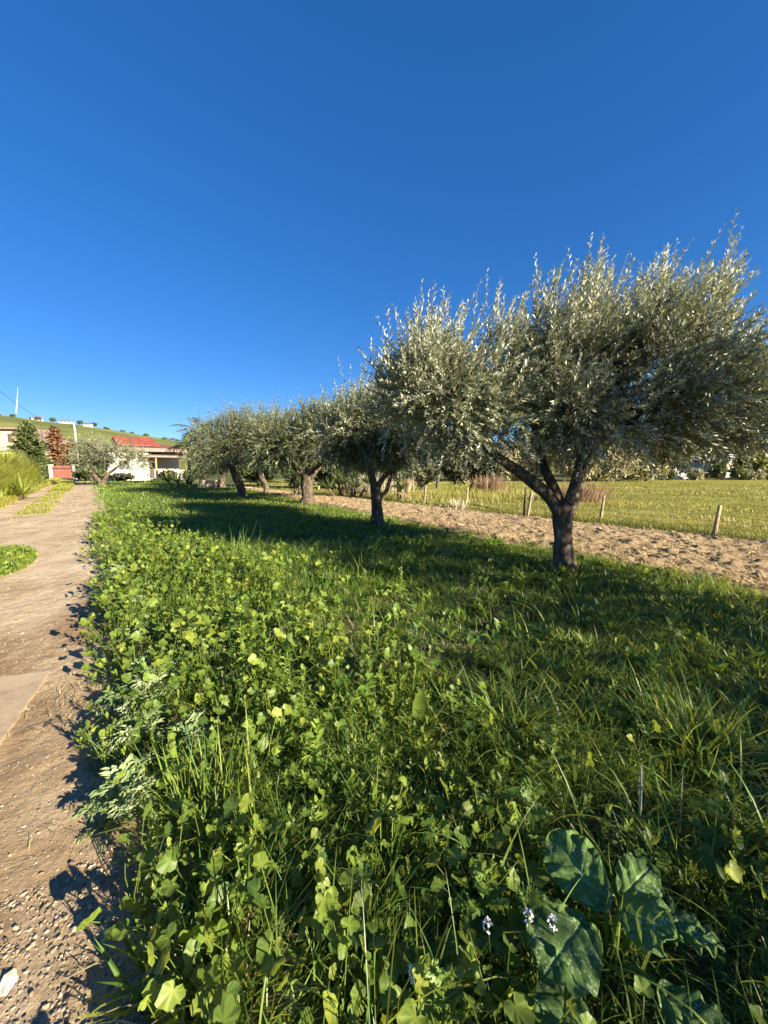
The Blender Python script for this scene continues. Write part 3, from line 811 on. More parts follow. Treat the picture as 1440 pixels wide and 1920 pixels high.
# tree of the same row that stands beside the camera, out of frame: it throws the broken shade over the lower right
olive('olive tree of the row just outside the right photo edge, taller one', (6.9, 1.8, 0),
      (A((0, 0, -.08), (0, 0, .4), (-.05, 0, 1.0)), [.2, .16, .15]),
      [(A((-.05, 0, .95), (-.5, 0, 1.5), (-.6, 0, 2.4)), [.1, .08, .04]), (A((-.05, 0, .95), (.5, 0, 1.6), (.6, 0, 2.6)), [.1, .08, .04])],
      [((-.5, -.2, 2.3), (.95, 1.1, 1.0), 1.2), ((.4, .4, 3.2), (1.0, 1.2, 1.3), 1.3), ((-.1, .1, 4.3), (.8, 1.0, .8), .7)],
      seed=47, ntw=1250, leaf=.085, nleaf=24, tw=.5, group=GRP, zcut=1.2, wid=1.3)
olive('low gappy olive tree of the row beside the camera, outside the photo', (6.1, -1.3, 0),
      (A((0, 0, -.08), (0, 0, .4), (-.05, 0, .9)), [.18, .15, .14]),
      [(A((-.05, 0, .85), (-.4, -.5, 1.3), (-.6, -.8, 1.7)), [.1, .08, .04]), (A((-.05, 0, .85), (.4, .5, 1.3), (.6, .9, 1.8)), [.1, .08, .04])],
      [((-.75, -1.1, 1.5), (.95, .95, .6), 1.0), ((0, 0, 1.8), (.9, .9, .65), .9), ((.7, 1.1, 1.75), (.95, .95, .65), 1.0)],
      seed=53, ntw=690, leaf=.085, nleaf=22, tw=.5, group=GRP, zcut=1.0, wid=1.3)

# ------------------------------------------------------------------ far trees, bushes, palms, yuccas
CARD_V = np.array([(-.5, -.5, 0), (.5, -.42, .1), (.42, .5, 0), (-.45, .45, .12)])
CARD_F = [np.array([(0, 1, 2, 3)])]


def foliage(g, blobs, n, size, rg, elong=1.0, shell=2.2, mi=0):
    tot = sum(b[1][0] * b[1][2] + b[1][1] * b[1][2] for b in blobs)
    for (c, r) in blobs:
        m = max(8, int(n * (r[0] * r[2] + r[1] * r[2]) / tot))
        d = nrm(rg.normal(size=(m, 3)))
        # clumps: pull leaves to random sub-centres
        q = nrm(rg.normal(size=(max(6, m // 60), 3)))
        qi = rg.integers(0, len(q), m)
        rr = rg.uniform(0, 1, m) ** (1 / shell)
        base = np.where(rg.uniform(size=m)[:, None] < .6, nrm(q[qi] + .28 * rg.normal(size=(m, 3))), d)
        p = np.array(c) + base * np.array(r) * (rr * rg.uniform(.82, 1.12, m))[:, None]
        p[:, 2] = np.maximum(p[:, 2], .03)
        nor = nrm(base + rg.normal(0, .55, (m, 3)) + UP * .2)
        ax = nrm(np.cross(nor, rg.normal(size=(m, 3))) + UP * .2)
        tv = CARD_V.copy(); tv[:, 0] /= elong; tv[:, 1] = (tv[:, 1] + .5) * elong
        tint = np.clip(.45 + .25 * rg.normal(size=len(q))[qi] + rg.normal(0, .18, m), 0, 1)
        g.inst(tv, CARD_F, frames(ax, nor), p, size * rg.uniform(.6, 1.3, m), tint, mi)


def bush(name, label, cat, loc, blobs, n, size, mat, seed, trunk=None, group=None, elong=1.6):
    rg = np.random.default_rng(seed)
    root = thing(name, label, cat, loc, 0, group)
    c = Geo(); foliage(c, blobs, n, size, rg, elong)
    c.obj('crown' if trunk else 'foliage', M[mat], root)
    g = Geo()
    if trunk:
        tube(g, trunk[0], trunk[1], n=8, m=4, rough=.2, seed=seed)
        for b in blobs[:6]:
            e = np.array(trunk[0][-1], float); q = np.array(b[0], float)
            tube(g, [e, (e + q) / 2 + rg.normal(0, .1, 3), q], [trunk[1][-1] * .7, trunk[1][-1] * .5, .02], n=5, m=3)
        g.obj('trunk', M['olive_bark'], root)
    else:
        for b in blobs:
            for k in range(5):
                q = np.array(b[0], float) + nrm(rg.normal(size=3)) * np.array(b[1]) * .6
                q[2] = max(q[2], .1)
                s = np.array([q[0] * .12, q[1] * .12, -.02])
                tube(g, [s, (s + q) / 2 + rg.normal(0, .06, 3), q], [.03, .02, .008], n=5, m=3)
        g.obj('stems', M['twig'], root)
    return root


def randblobs(rg, x0, x1, h, n, ry=.8, r=(.5, .9)):
    out = []
    for k in range(n):
        a = rg.uniform(*r)
        out.append(((rg.uniform(x0, x1), rg.uniform(-ry, ry), rg.uniform(.35, .75) * h), (a, a, h * rg.uniform(.28, .42))))
    return out


def conifer(name, label, loc, H, rad, mat, seed, group=None, dens=1.0, cat='tree'):
    rg = np.random.default_rng(seed)
    root = thing(name, label, cat, loc, 0, group)
    g = Geo(); tube(g, A((0, 0, -.1), (.03, 0, H * .5), (0, 0, H)), [.16, .1, .02], n=8, m=4, rough=.1)
    c = Geo()
    nb = int(85 * dens)
    z = H * (.10 + .88 * (np.arange(nb) / nb) ** .9)
    az = np.arange(nb) * 2.4 + rg.normal(0, .3, nb)
    L = rad * (1 - z / H) ** .62 * rg.uniform(.45, 1.2, nb) + .15
    for k in range(nb):
        d = np.array([math.cos(az[k]), math.sin(az[k]), .12])
        m = int(14 + 30 * L[k])
        t = rg.uniform(.1, 1, m)
        P = np.array([0, 0, z[k]]) + d * (t * L[k])[:, None] + np.stack([rg.normal(0, .10, m) * (1 + L[k] * .4), rg.normal(0, .10, m) * (1 + L[k] * .4), rg.normal(0, .07, m) - .20 * t * t * L[k]], 1)
        ax = nrm(d + rg.normal(0, .55, (m, 3)) + UP * .1)
        nor = nrm(UP + rg.normal(0, .6, (m, 3)))
        tv = CARD_V.copy(); tv[:, 0] *= .42
        c.inst(tv, CARD_F, frames(ax, nor), P, rg.uniform(.22, .42, m), np.clip(.3 + .4 * t + rg.normal(0, .2, m), 0, 1))
        tube(g, [np.array([0, 0, z[k]]), np.array([0, 0, z[k]]) + d * L[k] * .9 - UP * .15 * L[k]], [.03, .008], n=4, m=2)
    g.obj('trunk', M['olive_bark'], root); c.obj('crown', M[mat], root)
    return root


conifer('conifer_tree', 'dark green conifer in front of the cream house on the left', (-46.0, 50.5, 0), 7.4, 2.9, 'conifer', 3, group='trees behind the reed hedge', dens=1.5, cat='conifer')
conifer('autumn_tree', 'rust-red autumn tree between the dark conifer and the short white pole', (-44.6, 53, 0), 7.2, 2.2, 'red_leaf', 4, group='trees behind the reed hedge', dens=.75, cat='red tree')
conifer('autumn_tree', 'low rust-red tree top behind the gate, left of the tall utility pole', (-51.2, 64, 0), 5.6, 2.0, 'red_leaf', 8, group='trees behind the reed hedge', cat='red tree')


def palm(label, loc, H, nf, Lf, seed, mat='palm', group='palm trees'):
    rg = np.random.default_rng(seed)
    root = thing('palm_tree', label, 'palm', loc, 0, group)
    g = Geo(); tube(g, A((0, 0, -.1), (.05, 0, H * .5), (0, 0, H)), [.22, .16, .14], n=10, m=5, rough=.25, seed=seed)
    g.obj('trunk', M['olive_bark'], root)
    c = Geo()
    for k in range(nf):
        az = k * 2.4 + rg.normal(0, .2); el = R(rg.uniform(5, 80)); L = Lf * rg.uniform(.8, 1.1)
        t = np.linspace(0, 1, 26)
        th = el - t * (1.15 + .5 * rg.uniform()) * (1.2 if el < 1 else .95)
        dx = np.cumsum(np.cos(th)) * L / 26; dz = np.cumsum(np.sin(th)) * L / 26
        P = np.stack([dx * math.cos(az), dx * math.sin(az), H + dz], 1)
        tube(c, P[::5], np.linspace(.03, .008, len(P[::5])), n=4, m=2)
        T = nrm(np.gradient(P, axis=0)); side = np.array([-math.sin(az), math.cos(az), 0])
        for sgn in (-1, 1):
            ax = nrm(T * .7 + side * sgn * .8 - UP * .35 + rg.normal(0, .08, P.shape))
            nor = nrm(np.cross(ax, T) * sgn + rg.normal(0, .1, P.shape))
            tv = np.array([(-.035, 0, 0), (.035, 0, 0), (.02, .7, -.05), (-.02, .7, -.05), (0, 1, -.15)])
            c.inst(tv, [np.array([(0, 1, 2, 3)]), np.array([(3, 2, 4)])], frames(ax[2:], nor[2:]), P[2:], .75 * np.sin(np.clip(t[2:] * 2.8 + .3, 0, 3.0)) + .1, np.clip(.45 + rg.normal(0, .2, len(P) - 2), 0, 1))
    c.obj('fronds', M[mat], root)
    return root


palm('tall palm with upright feathery fronds rising behind the grey-green olive', (-16.0, 34.0, 0), 4.3, 17, 2.5, 3)
palm('palm with drooping fronds at the right end of the white house', (-17.8, 35.5, 0), 3.3, 14, 2.6, 6)


def yucca(name, label, loc, heads, L, w, nb, mat, seed, group=None, cat='yucca', lo=5, hi=85, skirt=None):
    rg = np.random.default_rng(seed)
    root = thing(name, label, cat, loc, 0, group)
    for (x, y, z) in heads:
        c = Geo(); g = Geo(); dead = Geo()
        tube(g, A((x * .6, y * .6, -.05), (x * .85, y * .85, z * .5), (x, y, z)), [.09, .075, .06], n=8, m=3, rough=.3)
        az = np.arange(nb) * 2.39996 + rg.normal(0, .15, nb)
        th = R(lo) + (R(hi) - R(lo)) * np.sqrt((np.arange(nb) + .5) / nb)
        base = np.array([x, y, z]) + np.stack([np.cos(az), np.sin(az), np.zeros(nb)], 1) * .03
        blades(c, base, az, L * rg.uniform(.8, 1.1, nb), w, th, rg.uniform(.05, .45, nb), np.clip(rg.normal(.5, .25, nb), 0, 1), prof=[.6, 1, .95, .6, 0], floor=False)
        if skirt:
            blades(dead, base - UP * .1, az + 1, L * .7, w * .8, R(105), .5, rg.uniform(0, 1, nb), floor=False)
        g.obj('stem', M['olive_bark'], root)
        c.obj('leaves', M[mat], root)
        if skirt:
            dead.obj('dead_leaves', M['dead_palm'], root)
    return root


yucca('yucca', 'spiky yucca with sunlit sword leaves and a dead skirt at the fence corner', (.75, 17.6, 0), [(0, 0, .55), (.35, .3, 1.15), (-.1, .5, .9)], .75, .055, 46, 'yucca', 2, 'yucca plants', skirt=True)
yucca('yucca', 'broad dark clump of yucca rosettes between the second and third olive', (-1.9, 19.6, 0), [(-.9, 0, .5), (-.2, .2, .7), (.5, -.1, .55), (1.0, .3, .75), (-.5, .6, .9), (.3, .7, 1.0)], .8, .055, 46, 'yucca', 5, 'yucca plants')
yucca('yucca', 'single yucca head showing left of the thick pale olive trunk', (-4.75, 20.6, 0), [(0, 0, .95), (.2, .2, .6)], .7, .05, 46, 'yucca', 7, 'yucca plants')
yucca('fan_palm', 'bright fan-leaved palm bush in front of the reed hedge', (-17.3, 17.4, 0), [(0, 0, .22), (.3, .7, .3)], 1.15, .075, 44, 'pale_palm', 9, 'palm bushes on the left verge', 'palm bush')
yucca('fan_palm', 'taller palm bush with arching leaves atop the reed hedge', (-21.0, 21.6, 0), [(0, 0, 1.6)], 1.3, .07, 46, 'pale_palm', 12, 'palm bushes on the left verge', 'palm bush')
yucca('palm_bush', 'low dark palm bush beside the stacked pallets', (-14.6, 28.8, 0), [(0, 0, .35), (-1.0, .4, .4), (-1.9, .7, .45)], 1.2, .07, 44, 'yucca', 15, 'low palm bushes near the pallets', 'palm bush', lo=10, hi=80)
yucca('palm_bush', 'yellow-tipped palm bush at the right end of the low white wall', (-18.4, 36.2, 0), [(0, 0, .8), (.8, -.4, .5)], 1.3, .08, 44, 'pale_palm', 18, 'low palm bushes near the pallets', 'palm bush', lo=15, hi=80)

# reed hedge on the left of the road
rh = Geo(); rg = np.random.default_rng(77)
n = 21000
s_ = rg.uniform(17.5, 42.0, n); w_ = rg.uniform(0, 1, n)
wx = 2.95 + .2 * np.sin(s_ * .9) + w_ * 2.4
x_, y_ = road_pt(s_, wx)
hh = (1.25 + 1.25 * np.clip((wx - 2.9) / .9, 0, 1)) * (.55 + .6 * fbm(x_, y_, .9, 3, 2)) * rg.uniform(.75, 1.12, n) * np.clip((41.5 - s_) / 2.5, .45, 1)
blades(rh, np.stack([x_, y_, np.zeros(n)], 1), rg.uniform(0, 6.28, n), hh * 1.12, rg.uniform(.03, .06, n), np.abs(rg.normal(.12, .1, n)), rg.uniform(.15, 1.25, n), np.clip(.3 + .3 * hh / 2 + rg.normal(0, .2, n), 0, 1), K=5, prof=[.7, 1, 1, .8, .5, 0])
rho = rh.obj('reed_hedge', M['reed'])
tag(rho, 'tall bright yellow-green reed hedge along the left side of the road', 'hedge')

# bushes behind: hedgerow across the back of the fields
rg = np.random.default_rng(99)
bush('dark_tree', 'dark bare-stemmed thicket tree behind the fence, under the big olive crown', 'tree', (3.4, 23.5, 0), randblobs(rg, -1.4, .6, 3.6, 7, .8, (.6, 1.0)), 5200, .16, 'dark_bush', 51, (A((-.2, 0, 0), (-.1, 0, 1.0), (0, 0, 1.8)), [.12, .1, .08]), 'dark thicket trees')
bush('dark_tree', 'dark thicket tree farthest right, under the low limb of the nearest olive', 'tree', (5.4, 24.2, 0), [((-.8, 0, 1.6), (.9, .8, 1.1)), ((.2, .2, 2.2), (1.0, .9, 1.2)), ((.9, -.1, 1.3), (.8, .8, .9))], 5200, .16, 'dark_bush', 57, (A((0, 0, 0), (.1, 0, .6), (0, 0, 1.2)), [.12, .1, .08]), 'dark thicket trees')
bush('dark_tree', 'taller dark thicket tree just left of the orange-brown dry bush', 'tree', (1.2, 24.5, 0), randblobs(rg, -.8, 1.0, 3.9, 6, .8, (.6, 1.0)), 5200, .16, 'dark_bush', 52, (A((0, 0, 0), (.1, 0, 1.0), (0, 0, 2.0)), [.12, .1, .08]), 'dark thicket trees')
hedge = [(-9.5, 30.5, 1.9, 'bush', 'dark shrub behind the small leaning olive'), (-6.4, 28.0, 2.3, 'bush', 'green shrub behind the fourth olive trunk'),
         (-4.3, 27.0, 2.0, 'bush', 'green shrub left of the thick olive trunk'), (-2.6, 26.5, 2.6, 'bush', 'dark green shrub close behind the yucca clump'),
         (-7.8, 36.5, 4.2, 'bush', 'tall green shrub far behind the small leaning olive'), (-2.0, 37.0, 4.2, 'bush', 'tall green shrub far behind the yucca clump')]
for k, (x, y, h, m, lb) in enumerate(hedge):
    bush('shrub', lb, 'shrub', (x, y, 0), randblobs(rg, -1.4, 1.4, h, 6, .8, (.7, 1.1)), 2600, .17, m, 60 + k, group='shrubs behind the olive row')
bush('almond_tree', 'pale sunlit leafy tree behind the meadow, right of the nearest trunk', 'tree', (22.0, 40.0, 0), [((-3.2, 0, 2.6), (2.4, 2, 1.9)), ((-.6, 0, 2.9), (2.4, 2, 2.1)), ((1.9, 0, 2.5), (2.2, 2, 1.8)), ((-1.8, 0, 1.3), (2.2, 1.6, 1.0)), ((1.0, 0, 1.3), (2.4, 1.6, 1.0))], 9000, .22, 'pale_bush', 71, (A((0, 0, 0), (0, 0, 1.0), (.1, 0, 1.8)), [.22, .18, .15]), 'trees at the far side of the meadow', elong=2.2)
bush('almond_tree', 'second pale tree beyond the meadow, showing under the olive crown', 'tree', (28.0, 41.5, 0), [((-2, 0, 2.6), (2.2, 2, 1.9)), ((.6, 0, 2.9), (2.4, 2, 2.1)), ((-.4, 0, 1.2), (2.6, 1.6, 1.0))], 6000, .22, 'pale_bush', 72, (A((0, 0, 0), (0, 0, 1.0), (.1, 0, 1.8)), [.22, .18, .15]), 'trees at the far side of the meadow', elong=2.2)
bush('almond_tree', 'fourth pale tree beyond the meadow, seen through the fork of the nearest olive', 'tree', (14.8, 42.0, 0), [((-1.9, 0, 2.4), (2.2, 2, 1.8)), ((1.0, 0, 2.8), (2.4, 2, 2.0)), ((0, 0, 1.1), (2.9, 1.6, 1.0))], 6000, .22, 'pale_bush', 76, (A((0, 0, 0), (0, 0, 1.0), (.1, 0, 1.8)), [.22, .18, .15]), 'trees at the far side of the meadow', elong=2.2)
bush('almond_tree', 'third pale tree beyond the meadow, behind the low limb of the olive', 'tree', (8.6, 41.0, 0), [((-1.6, 0, 2.3), (2.2, 2, 1.7)), ((1.2, 0, 2.5), (2.2, 2, 1.8)), ((0, 0, 1.1), (2.6, 1.6, 1.0))], 5200, .22, 'pale_bush', 73, (A((0, 0, 0), (0, 0, 1.0), (.1, 0, 1.8)), [.22, .18, .15]), 'trees at the far side of the meadow', elong=2.2)
for k, (x, y, h, m, lb) in enumerate([(44.0, 64.0, 1.0, 'bush', 'dark green tree rising behind the dark-roofed veranda'), (50.0, 68.0, 1.15, 'pale_bush', 'pale tree rising behind the far white villa'), (39.0, 66.0, .95, 'pale_bush', 'pale tree behind the white garden wall'), (60.0, 66.0, 1.2, 'bush', 'green tree behind the second far white villa'), (31.0, 60, 1.0, 'bush', 'green tree far behind the pale trees of the meadow')]):
    bush('leafy_tree', lb, 'tree', (x, y, 0), [((-2.5 * h, 0, 3.4 * h), (2.8 * h, 2.4, 2.3 * h)), ((2 * h, 0, 3.6 * h), (3 * h, 2.4, 2.5 * h)), ((0, 0, 1.6 * h), (4 * h, 2, 1.6 * h))], 5200, .34, m, 130 + k, (A((0, 0, 0), (0, 0, 1.5), (.1, 0, 2.8)), [.25, .2, .16]), 'trees behind the far villas', elong=1.6)
bush('leafy_tree', 'bright green leafy tree at the right edge behind the white house', 'tree', (52.5, 52.5, 0), [((-1.5, 0, 3.4), (2.4, 2, 2.4)), ((1.6, 0, 4.0), (2.6, 2, 2.8)), ((0, 0, 1.8), (3, 2, 1.4))], 6000, .3, 'reed', 74, (A((0, 0, 0), (0, 0, 1.5), (.1, 0, 2.8)), [.25, .2, .16]), 'trees at the far side of the meadow', elong=1.6)
conifer('conifer_tree', 'dark conifer between the two white far houses on the right', (50.8, 55.0, 0), 4.3, 1.5, 'conifer', 21, group='trees at the far side of the meadow', cat='conifer')
conifer('conifer_tree', 'narrow dark conifer right of the far white villa', (54.2, 57.5, 0), 4.0, 1.2, 'conifer', 22, group='trees at the far side of the meadow', cat='conifer')
mh = [(24.5, 46.0, 1.2, 'pale_bush', 'pale low bush at the far left corner of the meadow'), (28.6, 45.6, 1.3, 'dark_bush', 'dark low bush right of the pale trees on the meadow edge'),
      (32.6, 45.6, 1.5, 'bush', 'green bush in front of the white garden wall'), (37.9, 46.4, 1.35, 'pale_bush', 'whitish bush right of the white garden wall'),
      (40.4, 46.0, 1.9, 'bush', 'rounded green bush below the far white villa'), (42.9, 45.8, 1.25, 'pale_bush', 'pale flowering bush right of the rounded green one'),
      (45.4, 45.6, 1.2, 'pale_bush', 'low pale bush near the right edge of the meadow'), (47.6, 45.4, 1.6, 'bush', 'last green bush on the meadow edge at the right')]
for k, (x, y, h, m, lb) in enumerate(mh):
    bush('shrub', lb, 'shrub', (x, y, 0), randblobs(rg, -1.2, 1.2, h, 5, .6, (.5, .8)), 1500, .20, m, 80 + k, group='bushes along the far edge of the meadow', elong=2.0)
for k, (x, y, h, lb) in enumerate([(-28.5, 42.2, 1.0, 'small bush by the metal gate in the low white wall'), (-24.9, 44.2, 1.1, 'dark bush in front of the low white wall'), (-22.6, 45.6, 1.2, 'larger dark bush at the right part of the low white wall'),
                                   (-33.4, 43.6, 1.9, 'shaded green bush right of the brown gate'), (-30.6, 41.0, 2.2, 'shaded bush under the olive left of the white house'), (-44.5, 50, 3.0, 'dark green bush behind the brown gate')]):
    bush('shrub', lb, 'shrub', (x, y, 0), randblobs(rg, -.8, .8, h, 5, .5, (.5, .8)), 1500, .17, 'bush' if k > 2 else 'dark_bush', 90 + k, group='bushes around the house')
# trees scattered along the hill's ridge
proto = None
for k in range(26):
    px = [-700, -560, -452, -436, -415, -392, -372, -360, -342, -330, -318, -305, -296, -286, -272, -262, -252, -240, -230, -218, -206, -196, -182, -170, -150, -128][k]
    y = 418 + rg.uniform(-14, 6)
    sc = rg.uniform(.3, .75)
    lb = 'small dark tree on the green hill ridge against the sky'
    z = float(ground_z(np.array([float(px)]), np.array([y]))[0])
    if proto is None:
        proto = bush('ridge_tree', lb, 'tree', (px, y, z), [((0, 0, 5.0), (4.2, 3.6, 2.4)), ((2.5, 0, 4.2), (2.6, 2.4, 1.8)), ((-2.4, .5, 4.4), (2.8, 2.2, 1.7))], 900, 1.0, 'bush', 120, (A((0, 0, -1), (0, 0, 1.5), (0, 0, 3.0)), [.4, .3, .25]), 'small trees along the hill ridge')
    else:
        copy_tree(proto, (px, y, z - .5), rg.uniform(0, 6), sc)
def small_house(label, loc, L, D, H, rz, mat='white_wall', roof='brown_roof', group='tiny white houses on the hill'):
    rz = rz; root = thing('hill_house', label, 'house', loc, rz, group)
    g = Geo(); box(g, 0, L, 0, D, -2, H); g.obj('wall', M[mat], root, smooth=False)
    g = Geo(); hexa(g, [(-.4, -.4, H), (L + .4, -.4, H), (L + .4, D + .4, H), (-.4, D + .4, H), (-.2, D * .45, H + 1.2), (L + .2, D * .45, H + 1.2), (L + .2, D * .55, H + 1.2), (-.2, D * .55, H + 1.2)]); g.obj('roof', M[roof], root, smooth=False)
    for k in range(3):
        g = Geo(); box(g, L * (.15 + .3 * k), L * (.15 + .3 * k) + 1.2, -.06, .05, 1.0, 2.4); g.obj('window', M['glass'], root, smooth=False)
for lb, x, y, L, H, rz in [('tiny white house highest on the hill ridge', -366, 409, 7, 2.2, .1), ('long tiny white house on the ridge left of the tall utility pole', -338, 409, 11, 2.0, .25), ('tiny pale house on the slope left of the red roof', -300, 392, 6, 2.0, .2), ('tiny pale house far left on the ridge', -405, 411, 6, 1.8, .1)]:
    small_house(lb, (x, y, float(ground_z(np.array([float(x)]), np.array([float(y)]))[0])), L, 6, H, rz)

# ------------------------------------------------------------------ house with porch, gate, poles
HR = math.atan2(.73, .68)
house = thing('white_house', 'low white house with bright red upper roof and a brown-roofed porch', 'house', (-30.9, 43.6, 0), HR)
Wd = 8.6
g = Geo(); box(g, -.2, 4.3, 1.0, 8, 0, 3.75); box(g, 4.3, Wd - .1, 3.4, 8, 0, 3.75); g.obj('wall', M['white_wall'], house, smooth=False)
g = Geo(); box(g, 4.303, Wd - 1.3, 3.36, 3.398, .05, 2.9); g.obj('porch_shade_wall', M['tan_wall'], house, smooth=False)  # tan colour carries the porch shade over the white back wall
g = Geo(); box(g, 4.6, 5.5, 3.30, 3.357, .05, 2.1); g.obj('door', M['dark_wood'], house, smooth=False)
g = Geo(); box(g, 1.2, 2.2, .95, 1.03, 1.2, 2.3); g.obj('window', M['glass'], house, smooth=False)
g = Geo(); hexa(g, [(-.7, .5, 3.72), (Wd + .4, .5, 3.72), (Wd + .4, 8.4, 3.76), (-.7, 8.4, 3.76), (-.7, .5, 3.80), (Wd + .4, .5, 3.80), (Wd + .4, 8.4, 4.75), (-.7, 8.4, 4.75)]); ro = g.obj('roof', M['brown_roof'], house, smooth=False)
g = Geo(); box(g, -.75, Wd + .45, .44, .50, 3.42, 3.82); g.obj('fascia', M['fascia'], house, smooth=False)
g = Geo(); box(g, 1.7, 5.9, 2.6, 7.6, 3.9, 4.148); g.obj('upper_wall', M['white_wall'], house, smooth=False)
g = Geo(); hexa(g, [(1.5, 2.3, 4.15), (6.1, 2.3, 4.15), (6.1, 5.2, 4.7), (1.5, 5.2, 4.7), (1.5, 2.3, 4.25), (6.1, 2.3, 4.25), (5.9, 5.2, 5.35), (1.7, 5.2, 5.35)]); ur = g.obj('upper_roof', M['red_roof'], house, smooth=False)
g = Geo(); tube(g, A((2.75, 1.7, 3.9), (2.75, 1.7, 4.5), (2.75, 1.7, 5.1)), [.09, .09, .09], n=8, m=2); g.obj('chimney', M['dark_metal'], house)
g = Geo(); hexa(g, [(3.3, -.5, 2.72), (Wd + .5, -.5, 2.72), (Wd + .5, 3.4, 3.15), (3.3, 3.4, 3.15), (3.3, -.5, 2.90), (Wd + .5, -.5, 2.90), (Wd + .5, 3.4, 3.30), (3.3, 3.4, 3.30)]); g.obj('porch_roof', M['fascia'], house, smooth=False)
for x, m in ((4.75, 'orange_wood'), (7.4, 'dark_wood'), (8.5, 'dark_wood')):
    g = Geo(); box(g, x - .08, x + .08, -.2, -.04, 0, 2.75); g.obj('porch_post', M[m], house, smooth=False)
gw = thing('garden_wall', 'low whitewashed wall in front of the house with a dark metal gate', 'wall', (-30.9, 43.6, 0), HR)
g = Geo(); box(g, -.15, 3.45, -.75, -.55, 0, 1.25); box(g, 4.75, Wd, -.75, -.55, 0, 1.22); box(g, 3.45, 4.75, -.75, -.55, 0, .22); g.obj('wall_panel', M['white_wall'], gw, smooth=False)
g = Geo()
for k in range(11):
    box(g, 3.50 + k * .12, 3.53 + k * .12, -.67, -.63, .24, 1.15)
box(g, 3.46, 4.74, -.68, -.62, 1.15, 1.21); box(g, 3.46, 4.74, -.68, -.62, .66, .71); box(g, 4.06, 4.14, -.685, -.615, .24, 1.15)
g.obj('gate', M['dark_metal'], gw, smooth=False)
bo = thing('leaning_board', 'grey board leaning against the right part of the low white wall', 'board', (-30.9 + 7.4 * .68 + .9 * .73, 43.6 + 7.4 * .73 - .9 * .68, 0), HR)
g = Geo(); hexa(g, [(-.3, -.35, 0), (.35, -.35, 0), (.35, -.30, 0), (-.3, -.30, 0), (-.35, -.02, 1.0), (.25, -.02, 1.05), (.25, .03, 1.05), (-.35, .03, 1.0)]); g.obj('panel', M['grey_board'], bo, smooth=False)
g = Geo(); hexa(g, [(.352, -.37, 0), (.43, -.37, 0), (.43, -.28, 0), (.352, -.28, 0), (.253, -.04, 1.08), (.33, -.04, 1.08), (.33, .05, 1.08), (.253, .05, 1.08)]); g.obj('batten', M['white_wall'], bo, smooth=False)

ga = thing('driveway_gate', 'rust-brown vertically boarded gate closing the end of the dirt road', 'gate', (-40.5, 47.0, 0), R(-4))
g = Geo(); rg = np.random.default_rng(5)
for k in range(12):
    box(g, .42 + k * .205,   .42 + k * .205 + .165, -.03, .03 + .01 * (k % 2), .16, 1.72 + .015 * rg.normal())
g.obj('boards', M['gate_metal'], ga, smooth=False)
g = Geo(); box(g, .3, 2.95, -.09, -.034, .12, .22); box(g, .3, 2.95, -.08, -.033, 1.35, 1.42); g.obj('rail', M['dark_metal'], ga, smooth=False)
for x in (0.0, 3.05):
    g = Geo(); box(g, x, x + .3, -.15, .15, 0, 1.75); box(g, x - .05, x + .35, -.2, .2, 1.75, 1.85); g.obj('pillar', M['tan_wall' if x == 0 else 'grey_board'], ga, smooth=False)


def pole(label, loc, H, r, tilt, arm=False, mat='pole_wood'):
    root = thing('utility_pole', label, 'utility pole', loc, 0, 'utility poles')
    g = Geo(); tube(g, A((0, 0, -.2), (tilt * .5, 0, H * .5), (tilt, 0, H)), [r, r * .85, r * .65], n=10, m=3); g.obj('post', M[mat], root)
    g = Geo()
    box(g, tilt - .55, tilt + .55, -.05, .05, H - .42, H - .32)
    for x in (-.45, 0, .45):
        tube(g, A((tilt + x, 0, H - .32), (tilt + x, 0, H - .24), (tilt + x, 0, H - .14)), [.04, .05, .03], n=6, m=2)
    g.obj('crossarm', M['dark_metal'], root)
    return root


pole('tall pale utility pole standing behind the gate, against the hill', (-47.0, 60, 0), 8.1, .17, -.3)
pole('short white utility pole beside the rust-red tree', (-47.3, 56, 0), 5.6, .15, 0)
pole('thin dark utility pole behind the red tree, carrying the overhead wire', (-54.1, 62, 0), 9.3, .10, 0, mat='dark_wood')
g = Geo()
a = np.array([-54.1, 62, 9.15]); b = np.array([-40.0, 39.5, 10.6]); t = np.linspace(0, 1, 9)[:, None]
P = a + (b - a) * t; P[:, 2] -= 1.2 * (t[:, 0] * (1 - t[:, 0]))
tube(g, P, [.022] * 9, n=5, m=3)
tag(g.obj('overhead_wire', M['dark_metal']), 'thin dark overhead wire sloping from the upper left down to the pole', 'wire')

lh = thing('cream_house', 'two-storey cream house with a low gable at the left edge, partly behind the conifer', 'house', (-80, 72, 0), R(12))
g = Geo(); box(g, 0, 13.5, 0, 9, 0, 5.6); g.obj('wall', M['cream_wall'], lh, smooth=False)
g = Geo(); box(g, -.1, 13.6, -.1, -.003, 0, 4.6); g.obj('lower_wall', M['white_wall'], lh, smooth=False)
g = Geo(); box(g, -.3, 13.9, -.7, .05, 4.6, 5.0); g.obj('balcony', M['grey_board'], lh, smooth=False)
g = Geo(); box(g, 0, 10.5, .004, 8.9, 5.6, 8.6); g.obj('upper_wall', M['cream_wall'], lh, smooth=False)
g = Geo(); hexa(g, [(-1, -.8, 8.6), (11.2, -.8, 8.6), (11.2, 9.6, 8.6), (-1, 9.6, 8.6), (-1, -.8, 8.85), (11.2, -.8, 8.85), (11.2, 9.6, 9.3), (-1, 9.6, 9.3)])
hexa(g, [(11.2, -.8, 8.4), (15.5, -.8, 6.2), (15.5, 9.6, 6.2), (11.2, 9.6, 8.4), (11.2, -.8, 8.7), (15.5, -.8, 6.5), (15.5, 9.6, 6.5), (11.2, 9.6, 8.7)]); g.obj('roof', M['fascia'], lh, smooth=False)
